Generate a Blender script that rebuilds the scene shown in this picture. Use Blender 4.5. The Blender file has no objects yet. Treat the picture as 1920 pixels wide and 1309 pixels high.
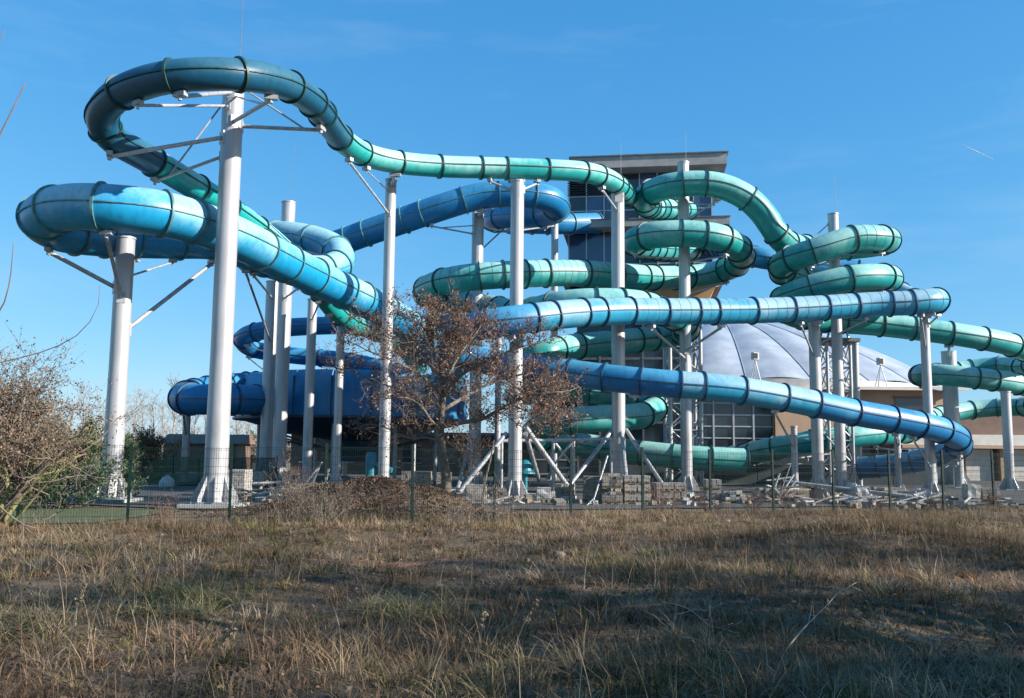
import bpy, bmesh, math, random
import numpy as np
from mathutils import Vector, Matrix
R = math.radians
scene = bpy.context.scene
# ------------------------------------------------------------------ camera
F = 1700.0; W0, H0 = 1920.0, 1309.0
PITCH, ROLL, EYE = R(6.49), R(0.57), 1.75
fw = Vector((0, math.cos(PITCH), math.sin(PITCH)))
r0 = Vector((1, 0, 0)); u0 = Vector((0, -math.sin(PITCH), math.cos(PITCH)))
rt = r0*math.cos(ROLL) + u0*math.sin(ROLL)
up = -r0*math.sin(ROLL) + u0*math.cos(ROLL)
cd = bpy.data.cameras.new('camera'); cam = bpy.data.objects.new('camera', cd)
scene.collection.objects.link(cam)
cd.sensor_width = 36; cd.lens = 36*F/W0; cd.clip_end = 20000; cd.clip_start = .05
M = Matrix((rt, up, -fw)).transposed().to_4x4(); M.translation = (0, 0, EYE)
cam.matrix_world = M
scene.camera = cam
# ------------------------------------------------------------------ world, sun, exposure
SUN_AZ, SUN_EL = R(73), R(24)          # azimuth measured from behind the camera towards the right
sdir = Vector((math.sin(SUN_AZ)*math.cos(SUN_EL), -math.cos(SUN_AZ)*math.cos(SUN_EL), math.sin(SUN_EL)))
wd = bpy.data.worlds.new('World'); scene.world = wd; wd.use_nodes = True
nt = wd.node_tree; nt.nodes.clear()
sky = nt.nodes.new('ShaderNodeTexSky'); sky.sky_type = 'NISHITA'; sky.sun_disc = False
sky.sun_elevation = SUN_EL; sky.sun_rotation = math.atan2(sdir.x, sdir.y)
sky.air_density = 1.0; sky.dust_density = 0.25; sky.ozone_density = 2.2; sky.altitude = 100
bg = nt.nodes.new('ShaderNodeBackground'); bg.inputs[1].default_value = 0.125
wo = nt.nodes.new('ShaderNodeOutputWorld')
tc = nt.nodes.new('ShaderNodeTexCoord')
mp = nt.nodes.new('ShaderNodeMapping'); mp.inputs['Scale'].default_value = (1.2, 1.2, 6.0)
ns = nt.nodes.new('ShaderNodeTexNoise'); ns.inputs['Scale'].default_value = 2.3; ns.inputs['Detail'].default_value = 7; ns.inputs['Roughness'].default_value = .62
cr = nt.nodes.new('ShaderNodeValToRGB'); cr.color_ramp.elements[0].position = .50; cr.color_ramp.elements[1].position = .85
cr.color_ramp.elements[1].color = (.20, .20, .20, 1)
mx = nt.nodes.new('ShaderNodeMixRGB'); mx.inputs[2].default_value = (2.8, 3.5, 4.1, 1)
EXP_ = 2**.95
# film response of the photograph's clear sky: one power curve per channel over the whole dome
sr = nt.nodes.new('ShaderNodeSeparateColor'); cb = nt.nodes.new('ShaderNodeCombineColor'); nt.links.new(sky.outputs[0], sr.inputs[0])
for i_, (g_, k_) in enumerate(((1.1, .715/EXP_), (.64, .888/EXP_), (.42, 1.124/EXP_))):
    pw_ = nt.nodes.new('ShaderNodeMath'); pw_.operation = 'POWER'; pw_.inputs[1].default_value = g_; nt.links.new(sr.outputs[i_], pw_.inputs[0])
    ml_ = nt.nodes.new('ShaderNodeMath'); ml_.operation = 'MULTIPLY'; ml_.inputs[1].default_value = k_*.125**g_/.125; nt.links.new(pw_.outputs[0], ml_.inputs[0]); nt.links.new(ml_.outputs[0], cb.inputs[i_])
nt.links.new(tc.outputs['Generated'], mp.inputs[0]); nt.links.new(mp.outputs[0], ns.inputs[0])
nt.links.new(ns.outputs[0], cr.inputs[0]); nt.links.new(cr.outputs[0], mx.inputs[0])
nt.links.new(cb.outputs[0], mx.inputs[1]); nt.links.new(mx.outputs[0], bg.inputs[0]); nt.links.new(bg.outputs[0], wo.inputs[0])
ld = bpy.data.lights.new('sun', 'SUN'); ld.energy = 5.0; ld.angle = R(.5); ld.color = (1, .955, .89)
so = bpy.data.objects.new('sun', ld); scene.collection.objects.link(so)
so.rotation_euler = (-sdir).to_track_quat('-Z', 'Y').to_euler(); so.location = (40, -20, 40)
scene.view_settings.view_transform = 'Standard'; scene.view_settings.look = 'None'
scene.view_settings.gamma = 1; scene.view_settings.use_curve_mapping = False
scene.view_settings.exposure = 0.95
scene.render.engine = 'CYCLES'
# ------------------------------------------------------------------ helpers
C = scene.collection
def P(px, py, Y):
    d = fw + rt*((px-W0/2)/F) - up*((py-H0/2)/F)
    return Vector((0, 0, EYE)) + d*(Y/d.y)
def G(px, Y):                      # ground point below pixel column px at distance Y
    p = P(px, 850, Y); return Vector((p.x, Y, 0))
def hor(px): return 848 + (px-960)*.0099
def hgt(py, Y, px=960): return P(px, py, Y).z
OFF = {}
def tag(o, label=None, cat=None, group=None, kind=None):
    if label: o['label'] = label
    if cat: o['category'] = cat
    if group: o['group'] = group
    if kind: o['kind'] = kind
    return o
def thing(name, label, cat, loc=(0, 0, 0), group=None):
    o = bpy.data.objects.new(name, None); C.objects.link(o); o.location = loc; o.empty_display_size = .2
    OFF[o.name] = np.array(loc, float)
    return tag(o, label, cat, group)
class MB:
    def __init__(s): s.v = []; s.f = []; s.mi = []; s.n = 0; s.c = []
    def add(s, v, f, mi=0):
        s.v.append(np.asarray(v, float).reshape(-1, 3))
        for q in f: s.f.append([i+s.n for i in q]); s.mi.append(mi)
        s.n += len(v)
    def box(s, c, d, rz=0, mi=0, rx=0, ry=0):
        x, y, z = [k/2 for k in d]
        v = np.array([(-x,-y,-z),(x,-y,-z),(x,y,-z),(-x,y,-z),(-x,-y,z),(x,-y,z),(x,y,z),(-x,y,z)])
        if rz or rx or ry:
            m = np.array(Matrix.Rotation(rz, 3, 'Z') @ Matrix.Rotation(ry, 3, 'Y') @ Matrix.Rotation(rx, 3, 'X')); v = v @ m.T
        s.add(v+np.array(c), [(0,3,2,1),(4,5,6,7),(0,1,5,4),(1,2,6,5),(2,3,7,6),(3,0,4,7)], mi)
    def tube(s, a, b, ra, rb=None, n=10, caps=True, mi=0):
        a = np.array(a, float); b = np.array(b, float); rb = ra if rb is None else rb
        t = b-a; L = np.linalg.norm(t); 
        if L < 1e-6: return
        t /= L; h = np.array((0, 0, 1.)) if abs(t[2]) < .9 else np.array((1., 0, 0))
        x = np.cross(t, h); x /= np.linalg.norm(x); y = np.cross(x, t)
        an = np.arange(n)*2*math.pi/n
        ci = np.outer(np.cos(an), x)+np.outer(np.sin(an), y)
        v = np.vstack([a+ci*ra, b+ci*rb])
        f = [(i, i+n, (i+1) % n+n, (i+1) % n) for i in range(n)]
        if caps: f += [tuple(range(n)), tuple(range(2*n-1, n-1, -1))]
        s.add(v, f, mi)
    def polytube(s, pts, rad, n=6):
        pts = np.array(pts, float); m = len(pts)
        t = np.gradient(pts, axis=0); t /= np.linalg.norm(t, axis=1)[:, None]+1e-9
        h = np.array((.31, .17, .93)); x = np.cross(t, h); x /= np.linalg.norm(x, axis=1)[:, None]+1e-9; y = np.cross(x, t)
        an = np.arange(n)*2*math.pi/n; rad = np.broadcast_to(np.asarray(rad, float), (m,))
        v = (pts[:, None]+(x[:, None]*np.cos(an)[None, :, None]+y[:, None]*np.sin(an)[None, :, None])*rad[:, None, None]).reshape(-1, 3)
        f = [(i*n+j, i*n+(j+1) % n, (i+1)*n+(j+1) % n, (i+1)*n+j) for i in range(m-1) for j in range(n)]
        f += [tuple(range(n-1, -1, -1)), tuple(range((m-1)*n, m*n))]
        s.add(v, f)
    def lathe(s, c, prof, n=24, a0=0, a1=2*math.pi, mi=0):
        full = abs(a1-a0-2*math.pi) < 1e-6; k = n if full else n+1
        an = a0+np.arange(k)*(a1-a0)/n; c = np.array(c, float)
        v = [c+np.array((r*math.cos(t), r*math.sin(t), z)) for r, z in prof for t in an]
        f = []
        for i in range(len(prof)-1):
            for j in range(n):
                j2 = (j+1) % k
                f.append((i*k+j, i*k+j2, (i+1)*k+j2, (i+1)*k+j))
        s.add(v, f, mi)
    def build(s, name, mat, parent=None, smooth=False, data=None, loc=None):
        if data is None:
            data = bpy.data.meshes.new(name)
            v = np.vstack(s.v)
            if parent is not None:
                o = parent
                while o.parent is not None: o = o.parent
                v = v-OFF.get(o.name, 0)
            data.from_pydata(v.tolist(), [], s.f)
            for m_ in (mat if isinstance(mat, (list, tuple)) else [mat]): data.materials.append(m_)
            if any(s.mi): data.polygons.foreach_set('material_index', s.mi)
            if smooth:
                data.polygons.foreach_set('use_smooth', [True]*len(data.polygons))
                if smooth != 'all':
                    try: data.set_sharp_from_angle(angle=R(38))
                    except Exception: pass
        ob = bpy.data.objects.new(name, data); C.objects.link(ob)
        if parent is not None: ob.parent = parent
        if loc is not None: ob.location = loc
        return ob
def soup(name, verts, quads, cols, mat, parent=None):
    """big mesh of separate little faces with one colour each (arrays)"""
    me = bpy.data.meshes.new(name); nv = len(verts); k = quads.shape[1]; nf = len(quads)
    if parent is not None:
        o = parent
        while o.parent is not None: o = o.parent
        verts = verts-OFF.get(o.name, 0)
    me.vertices.add(nv); me.vertices.foreach_set('co', verts.astype(np.float32).ravel())
    me.loops.add(nf*k); me.loops.foreach_set('vertex_index', quads.astype(np.int32).ravel())
    me.polygons.add(nf); me.polygons.foreach_set('loop_start', np.arange(nf, dtype=np.int32)*k)
    try: me.polygons.foreach_set('loop_total', np.full(nf, k, dtype=np.int32))
    except Exception: pass
    me.update(calc_edges=True)
    ca = me.color_attributes.new('Col', 'FLOAT_COLOR', 'POINT')
    c4 = np.ones((nv, 4), np.float32); c4[:, :3] = cols; ca.data.foreach_set('color', c4.ravel())
    me.materials.append(mat)
    ob = bpy.data.objects.new(name, me); C.objects.link(ob)
    if parent is not None: ob.parent = parent
    return ob
# ------------------------------------------------------------------ materials
MATS = {}
def mat(name, c1, c2=None, scale=3.0, rough=.6, metal=0, bump=0, bscale=None, detail=5, c3=None, stretch=(1, 1, 1), contrast=(.35, .65), objvar=0, coat=0, coord='Object', spec=.5):
    m = bpy.data.materials.new(name); m.use_nodes = True; n = m.node_tree.nodes; l = m.node_tree.links
    b = n['Principled BSDF']; b.inputs['Roughness'].default_value = rough; b.inputs['Metallic'].default_value = metal
    b.inputs['Coat Weight'].default_value = coat; b.inputs['Specular IOR Level'].default_value = spec
    t = n.new('ShaderNodeTexCoord'); mp = n.new('ShaderNodeMapping'); mp.inputs['Scale'].default_value = stretch
    oi = n.new('ShaderNodeObjectInfo')
    ad = n.new('ShaderNodeVectorMath'); ad.operation = 'MULTIPLY_ADD'
    ad.inputs[1].default_value = (1, 1, 1); l.new(t.outputs[coord], ad.inputs[0])
    mu = n.new('ShaderNodeMath'); mu.operation = 'MULTIPLY'; mu.inputs[1].default_value = 37.0*(1 if objvar else 0); l.new(oi.outputs['Random'], mu.inputs[0]); l.new(mu.outputs[0], ad.inputs[2])
    l.new(ad.outputs[0], mp.inputs[0])
    no = n.new('ShaderNodeTexNoise'); no.inputs['Scale'].default_value = scale; no.inputs['Detail'].default_value = detail; no.inputs['Roughness'].default_value = .6
    l.new(mp.outputs[0], no.inputs[0])
    ra = n.new('ShaderNodeValToRGB'); e = ra.color_ramp.elements
    c2 = c2 or tuple(min(1, k*1.25) for k in c1)
    e[0].position = contrast[0]; e[1].position = contrast[1]; e[0].color = (*c1, 1); e[1].color = (*c2, 1)
    if c3: q = ra.color_ramp.elements.new((contrast[0]+contrast[1])/2); q.color = (*c3, 1)
    l.new(no.outputs[0], ra.inputs[0]); col = ra.outputs[0]
    if objvar:
        hs = n.new('ShaderNodeHueSaturation'); mr = n.new('ShaderNodeMapRange')
        mr.inputs[3].default_value = 1-objvar; mr.inputs[4].default_value = 1+objvar
        l.new(oi.outputs['Random'], mr.inputs[0]); l.new(mr.outputs[0], hs.inputs['Value']); l.new(col, hs.inputs['Color']); col = hs.outputs[0]
    l.new(col, b.inputs['Base Color'])
    rr = n.new('ShaderNodeMapRange'); rr.inputs[3].default_value = max(.05, rough-.1); rr.inputs[4].default_value = min(1, rough+.12)
    l.new(no.outputs[0], rr.inputs[0]); l.new(rr.outputs[0], b.inputs['Roughness'])
    if bump:
        nb = n.new('ShaderNodeTexNoise'); nb.inputs['Scale'].default_value = bscale or scale*6; nb.inputs['Detail'].default_value = 4
        l.new(mp.outputs[0], nb.inputs[0]); bp = n.new('ShaderNodeBump'); bp.inputs['Strength'].default_value = bump; bp.inputs['Distance'].default_value = .05
        l.new(nb.outputs[0], bp.inputs['Height']); l.new(bp.outputs[0], b.inputs['Normal'])
    MATS[name] = m; return m
def vmat(name, rough=.8, trans=0.0, spec=.3):
    m = bpy.data.materials.new(name); m.use_nodes = True; n = m.node_tree.nodes; l = m.node_tree.links
    b = n['Principled BSDF']; b.inputs['Roughness'].default_value = rough; b.inputs['Specular IOR Level'].default_value = spec
    a = n.new('ShaderNodeVertexColor'); a.layer_name = 'Col'; l.new(a.outputs[0], b.inputs['Base Color'])
    if trans:
        tr = n.new('ShaderNodeBsdfTranslucent'); ms = n.new('ShaderNodeMixShader'); ms.inputs[0].default_value = trans
        l.new(a.outputs[0], tr.inputs[0]); l.new(b.outputs[0], ms.inputs[1]); l.new(tr.outputs[0], ms.inputs[2]); l.new(ms.outputs[0], n['Material Output'].inputs[0])
    return m
def gel(name, c, faded_lit, fade_lit=.5, rough=.42):
    """gelcoat of a tube: colour with chalky bleaching plus sun glare painted paler on upward faces, and streaks running along the shell"""
    m = bpy.data.materials.new(name); m.use_nodes = True; n = m.node_tree.nodes; l = m.node_tree.links
    b = n['Principled BSDF']; b.inputs['Coat Weight'].default_value = .05; b.inputs['Coat Roughness'].default_value = .25
    t = n.new('ShaderNodeTexCoord'); oi = n.new('ShaderNodeObjectInfo')
    no = n.new('ShaderNodeTexNoise'); no.inputs['Scale'].default_value = .9; no.inputs['Detail'].default_value = 8; no.inputs['Roughness'].default_value = .68
    l.new(t.outputs['Object'], no.inputs[0])
    n2 = n.new('ShaderNodeTexNoise'); n2.inputs['Scale'].default_value = 6; n2.inputs['Detail'].default_value = 6; n2.inputs['Roughness'].default_value = .7
    mp = n.new('ShaderNodeMapping'); mp.inputs['Scale'].default_value = (1, 1, .22); l.new(t.outputs['Object'], mp.inputs[0]); l.new(mp.outputs[0], n2.inputs[0])
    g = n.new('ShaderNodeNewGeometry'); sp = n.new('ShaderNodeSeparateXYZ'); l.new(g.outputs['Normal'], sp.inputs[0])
    s1 = n.new('ShaderNodeMath'); s1.operation = 'MULTIPLY_ADD'; s1.inputs[1].default_value = .40; l.new(sp.outputs[2], s1.inputs[0]); l.new(no.outputs[0], s1.inputs[2])  # upward normals turn paler: chalking and top light both put into the colour
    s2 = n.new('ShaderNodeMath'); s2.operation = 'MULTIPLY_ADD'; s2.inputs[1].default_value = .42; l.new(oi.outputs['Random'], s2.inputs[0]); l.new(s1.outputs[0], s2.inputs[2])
    mr = n.new('ShaderNodeMapRange'); mr.interpolation_type = 'SMOOTHSTEP'; mr.inputs[1].default_value = .48; mr.inputs[2].default_value = 1.15; mr.inputs[3].default_value = 0; mr.inputs[4].default_value = fade_lit
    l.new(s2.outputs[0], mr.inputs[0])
    m1 = n.new('ShaderNodeMixRGB'); m1.inputs[1].default_value = (*c, 1); m1.inputs[2].default_value = (*faded_lit, 1); l.new(mr.outputs[0], m1.inputs[0])
    r2 = n.new('ShaderNodeValToRGB'); r2.color_ramp.elements[0].position = .30; r2.color_ramp.elements[0].color = (.5, .5, .46, 1); r2.color_ramp.elements[1].position = .52; r2.color_ramp.elements[1].color = (1, 1, 1, 1)
    l.new(n2.outputs[0], r2.inputs[0])
    m2 = n.new('ShaderNodeMixRGB'); m2.blend_type = 'MULTIPLY'; m2.inputs[0].default_value = .5; l.new(m1.outputs[0], m2.inputs[1]); l.new(r2.outputs[0], m2.inputs[2])
    l.new(m2.outputs[0], b.inputs['Base Color'])
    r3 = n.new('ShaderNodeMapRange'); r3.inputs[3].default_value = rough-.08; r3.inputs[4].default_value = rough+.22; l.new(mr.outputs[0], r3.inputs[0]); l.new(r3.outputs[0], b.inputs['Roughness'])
    return m
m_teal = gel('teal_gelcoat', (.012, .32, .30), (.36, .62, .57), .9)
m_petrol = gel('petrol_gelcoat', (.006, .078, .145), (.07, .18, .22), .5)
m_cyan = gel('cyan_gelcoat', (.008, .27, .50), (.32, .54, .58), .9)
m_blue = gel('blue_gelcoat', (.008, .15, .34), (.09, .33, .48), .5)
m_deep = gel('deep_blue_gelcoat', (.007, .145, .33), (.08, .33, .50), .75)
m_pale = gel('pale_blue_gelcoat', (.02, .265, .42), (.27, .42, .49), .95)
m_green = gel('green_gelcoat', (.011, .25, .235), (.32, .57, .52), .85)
m_fl_g = mat('dark_green_flange', (.008, .035, .034), (.015, .07, .06), 4, .5)
m_jr = mat('joint_sealant', (.05, .13, .13), (.08, .18, .19), 4, .6)
m_fl_b = mat('dark_blue_flange', (.012, .03, .06), (.02, .08, .15), 4, .5)
m_fl_t = mat('grey_teal_flange', (.04, .12, .13), (.10, .25, .26), 4, .5)
m_zinc = mat('galvanised_paint', (.30, .29, .295), (.46, .445, .44), 1.6, .40, 0.25, .05, 14, c3=(.41, .395, .39), stretch=(1, 1, .35), contrast=(.25, .6))
m_steel = mat('steel_tube', (.30, .30, .31), (.44, .44, .45), 5, .45, .25)
m_dsteel = mat('weathered_steel', (.10, .10, .105), (.2, .19, .19), 6, .55, .2)
m_conc = mat('concrete', (.30, .29, .27), (.42, .41, .38), 5, .85, 0, .2)
m_asph = mat('asphalt', (.05, .046, .042), (.095, .088, .08), 1.2, .9, 0, .2, 40)
m_wood = mat('pallet_wood', (.22, .16, .10), (.34, .26, .17), 6, .8, 0, .2)
m_block = mat('paving_block', (.17, .145, .12), (.30, .26, .225), 9, .9, 0, .15, objvar=.12)
m_blockw = mat('pale_block', (.27, .245, .22), (.40, .37, .335), 9, .9, 0, .1, objvar=.1)
m_white = mat('white_plastic', (.34, .325, .31), (.52, .505, .49), 4, .6)
m_gmetal = mat('green_coated_steel', (.002, .013, .011), (.004, .02, .017), 8, .5, spec=.2)
m_tan = mat('tan_render', (.38, .25, .16), (.44, .30, .20), .8, .9, 0, .05, 20)
m_brown = mat('brown_cladding', (.15, .09, .065), (.19, .12, .09), 1.5, .8)
m_cream = mat('cream_cornice', (.55, .50, .44), (.64, .59, .52), 2, .8)
m_gglass = mat('tinted_glass', (.015, .02, .026), (.03, .04, .05), .6, .08, 0, spec=.8)
m_bglass = mat('blue_glass', (.03, .06, .13), (.06, .10, .20), .5, .10, 0, spec=.8)
m_louv = mat('louvre_slat', (.03, .03, .035), (.05, .05, .055), 5, .5)
m_orange = mat('orange_render', (.50, .27, .11), (.56, .32, .15), .7, .85)
m_slab = mat('slab_render', (.29, .265, .24), (.37, .34, .315), 1.5, .85)
m_membr = mat('dome_membrane', (.30, .335, .375), (.44, .47, .50), .5, .42, .1, .1, 3, stretch=(1, 1, .3))
m_roofm = mat('metal_roof', (.30, .285, .275), (.38, .36, .345), 2, .5, .2)
m_mull = mat('mullion', (.40, .40, .42), (.5, .5, .52), 4, .4, .4)
m_leaf = vmat('leaf', .75, .25); m_grass = vmat('grass_blade', .85, .18, .15)
m_bark = mat('bark', (.10, .075, .055), (.17, .135, .10), 8, .9, 0, .4)
m_barky = mat('lichen_bark', (.17, .15, .07), (.30, .29, .10), 5, .9, 0, .3)
m_birch = mat('pale_bark', (.24, .21, .18), (.36, .33, .29), 6, .9)
# ------------------------------------------------------------------ ground
rng = np.random.default_rng(7); random.seed(7)
FP0 = np.array((-9.85, 18.4)); FP1 = np.array((15.6, 28.3)); FD = (FP1-FP0)/np.linalg.norm(FP1-FP0); FN = np.array((-FD[1], FD[0]))
BUMPS = [(5.6, 15.2, 2.6, 1.3, .42), (-1.5, 12.2, 3.0, .8, .16), (-6.5, 13.5, 2.4, 1.0, .2), (1.8, 17.5, 3.0, 1.0, .15), (-3.0, 17.2, 2.0, 1.0, .2), (9.0, 19, 2.6, 1.2, .25),
         (-4.5, 8.2, 1.6, .7, .14), (3.5, 9.0, 2.5, .8, .15), (.2, 10.3, .9, .6, .12)]
def ht(x, y):
    x = np.asarray(x, float); y = np.asarray(y, float)
    h = .05*np.sin(x*.9+1.3*np.sin(y*.5))+.05*np.sin(y*1.1+.8*np.sin(x*.7)+2)+.025*np.sin(2.3*x+1.7*y)+.02*np.sin(3.1*y-2.1*x)
    for bx, by, sx, sy, a in BUMPS: h = h+a*np.exp(-((x-bx)/sx)**2-((y-by)/sy)**2)
    d = (x-FP0[0])*FN[0]+(y-FP0[1])*FN[1]           # distance behind the fence
    return .14+h*np.clip((2.0-d)/3.0, 0, 1)-.10*np.clip((d+1)/2.5, 0, 1)
m_soil = mat('dry_soil', (.085, .055, .028), (.17, .115, .06), 1.3, .95, 0, .8, 9, c3=(.12, .08, .042))
m_far = mat('far_ground', (.13, .11, .06), (.20, .17, .10), .05, .95)
g = MB(); g.box((0, 900, -1.03), (5000, 4000, 2)); tag(g.build('ground', m_far), 'flat land running to the horizon', 'ground', kind='structure')
g = MB(); nx, ny = 150, 110; xs = np.linspace(-24, 30, nx); ys = np.linspace(-6, 33, ny)
XX, YY = np.meshgrid(xs, ys); ZZ = ht(XX, YY)
v = np.stack([XX, YY, ZZ], -1).reshape(-1, 3); f = [(j*nx+i, j*nx+i+1, (j+1)*nx+i+1, (j+1)*nx+i) for j in range(ny-1) for i in range(nx-1)]
g.add(v, f); tag(g.build('field', m_soil, smooth='all'), 'rough dry meadow in front of the fence', 'field', kind='structure')
# paved yard behind the fence, following its line
a = FP0-FD*20+FN*1.6; b = FP1+FD*40+FN*3.2
g = MB(); q = [(*(FP0+FD*3.5+FN*6.5), .075), (*(FP0+FD*14+FN*4.2), .075), (*(FP1+FN*3.6), .075), (*(FP1+FD*40+FN*3.6), .075), (70, 75, .075), (-60, 75, .075), (-60, 34, .075), (-14, 28, .075)]
g.add(q, [tuple(range(8))]); tag(g.build('yard', m_asph), 'grey paved yard beneath the slides', 'yard', kind='structure')
m_lawn = mat('lawn', (.06, .085, .03), (.11, .12, .05), 3, .95, 0, .5, 30)
g = MB(); g.add([(-22, 19.2, .062), (-9.5, 20.8, .062), (-9.0, 25.6, .062), (-24, 25.6, .062)], [(0, 1, 2, 3)])
tag(g.build('lawn', m_lawn), 'green lawn strip behind the fence', 'lawn', kind='structure')
# ------------------------------------------------------------------ slides
def crom(pts, step=.18):
    p = np.array(pts, float); p = np.vstack([2*p[0]-p[1], p, 2*p[-1]-p[-2]]); out = []
    for i in range(1, len(p)-2):
        p0, p1, p2, p3 = p[i-1], p[i], p[i+1], p[i+2]
        t0 = 0; t1 = t0+np.linalg.norm(p1-p0)**.5; t2 = t1+np.linalg.norm(p2-p1)**.5; t3 = t2+np.linalg.norm(p3-p2)**.5
        for t in np.linspace(t1, t2, 14, endpoint=False):
            A1 = (t1-t)/(t1-t0)*p0+(t-t0)/(t1-t0)*p1; A2 = (t2-t)/(t2-t1)*p1+(t-t1)/(t2-t1)*p2; A3 = (t3-t)/(t3-t2)*p2+(t-t2)/(t3-t2)*p3
            B1 = (t2-t)/(t2-t0)*A1+(t-t0)/(t2-t0)*A2; B2 = (t3-t)/(t3-t1)*A2+(t-t1)/(t3-t1)*A3
            out.append((t2-t)/(t2-t1)*B1+(t-t1)/(t2-t1)*B2)
    out.append(p[-2]); o = np.array(out)
    for _ in range(10): o[1:-1] = .5*o[1:-1]+.25*(o[:-2]+o[2:])
    s = np.r_[0, np.cumsum(np.linalg.norm(np.diff(o, axis=0), axis=1))]
    n = int(s[-1]/step)+2; ss = np.linspace(0, s[-1], n)
    return np.stack([np.interp(ss, s, o[:, k]) for k in range(3)], 1), ss
SL = {}
NR = 32
def slide(key, label, D, pts, seclen, mats, fmat, ribs=None, group=None):
    path, ss = crom([P(*q) for q in pts]); Rr = D/2; L = ss[-1]
    t = np.gradient(path, axis=0); t /= np.linalg.norm(t, axis=1)[:, None]
    side = np.cross(t, (0, 0, 1.)); side /= np.linalg.norm(side, axis=1)[:, None]; nn = np.cross(side, t)
    base = path[-1].copy(); base[2] = 0
    th = thing('tube_slide', label, 'water slide', base, group)
    def at(s):
        k = [np.interp(s, ss, A[:, j]) for A in (path, side, nn, t) for j in range(3)]
        return np.array(k[:3]), np.array(k[3:6]), np.array(k[6:9]), np.array(k[9:])
    an = np.arange(NR)*2*math.pi/NR; ca, sa = np.cos(an), np.sin(an)
    def ring(s, r):
        c, x, y, _ = at(s); return c+np.outer(ca*r, x)+np.outer(sa*r, y)
    pxs = np.array([((p-np.array((0, 0, EYE))) @ np.array(rt), (p-np.array((0, 0, EYE))) @ np.array(up), (p-np.array((0, 0, EYE))) @ np.array(fw)) for p in path])
    def slim(q): return ss[int(np.argmin((W0/2+F*pxs[:, 0]/pxs[:, 2]-q[0])**2+(H0/2-F*pxs[:, 1]/pxs[:, 2]-q[1])**2+((path[:, 1]-q[2])*20)**2))]
    s0 = 0; i = 0; rs = random.Random(key); joints = []
    while s0 < L-.3:
        l = seclen*rs.choice((.62, 1, 1, 1.12, 1.28)); s1 = min(L, s0+l)
        if L-s1 < .5: s1 = L
        fr = (s0+s1)/2/L; sm_ = (s0+s1)/2; mm = mats if not isinstance(mats, list) else next(m for lim, m in mats if sm_ <= (slim(lim) if not isinstance(lim, (int, float)) else lim*L))
        k = max(3, int((s1-s0)/.22)+1); sv = np.linspace(s0, s1, k); mb = MB()
        v = np.vstack([ring(s, Rr) for s in sv])
        f = [(a*NR+j, a*NR+(j+1) % NR, (a+1)*NR+(j+1) % NR, (a+1)*NR+j) for a in range(k-1) for j in range(NR)]
        mb.add(v, f)
        sec = mb.build('tube_section', mm, th, smooth='all')
        if ribs and ribs[0] <= fr <= ribs[1]:
            nrib = max(2, int((s1-s0)/ribs[2])); mb = MB()
            for q in range(1, nrib):
                s = s0+(s1-s0)*q/nrib
                v = np.vstack([ring(s-.008, Rr-.01), ring(s-.008, Rr+.006), ring(s+.008, Rr+.006), ring(s+.008, Rr-.01)])
                mb.add(v, [(a*NR+j, a*NR+(j+1) % NR, (a+1)*NR+(j+1) % NR, (a+1)*NR+j) for a in range(3) for j in range(NR)])
            mb.build('joint_ring', m_jr, sec, smooth=True)
        joints.append(s0); s0 = s1; i += 1
    joints.append(L)
    hgt_f, w = .040+.024*D, .027
    for s in joints:
        mb = MB(); s_ = min(max(s, w), L-w)
        v = np.vstack([ring(s_-w, Rr-.02), ring(s_-w, Rr+hgt_f), ring(s_+w, Rr+hgt_f), ring(s_+w, Rr-.02)])
        mb.add(v, [(a*NR+j, a*NR+(j+1) % NR, ((a+1) % 4)*NR+(j+1) % NR, ((a+1) % 4)*NR+j) for a in range(4) for j in range(NR)])
        mb.build('flange', fmat, th, smooth=True)
    for sg in (-1, 1):
        mb = MB(); k = len(path); h = .018
        off = [(Rr-.02, -h), (Rr+.034, -h), (Rr+.034, h), (Rr-.02, h)]
        v = np.vstack([path+side*(sg*a)+nn*b for a, b in off])
        f = [(q*k+j, q*k+j+1, ((q+1) % 4)*k+j+1, ((q+1) % 4)*k+j) for q in range(4) for j in range(k-1)]
        mb.add(v, f); mb.build('seam_rail', fmat, th)
    SL[key] = (path, Rr); return th
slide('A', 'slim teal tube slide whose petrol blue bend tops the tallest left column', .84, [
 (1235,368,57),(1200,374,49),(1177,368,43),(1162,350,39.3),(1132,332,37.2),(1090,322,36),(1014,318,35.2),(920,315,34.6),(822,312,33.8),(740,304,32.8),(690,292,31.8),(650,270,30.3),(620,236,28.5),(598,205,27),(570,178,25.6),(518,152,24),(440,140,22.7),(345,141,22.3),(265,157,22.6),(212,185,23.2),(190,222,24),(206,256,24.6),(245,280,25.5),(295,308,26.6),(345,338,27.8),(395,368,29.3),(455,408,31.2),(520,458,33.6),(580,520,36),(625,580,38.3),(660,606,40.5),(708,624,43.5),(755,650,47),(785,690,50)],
 1.7, [((630,246,29), m_teal), ((312,318,27), m_petrol), (1, m_teal)], m_fl_g)
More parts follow.
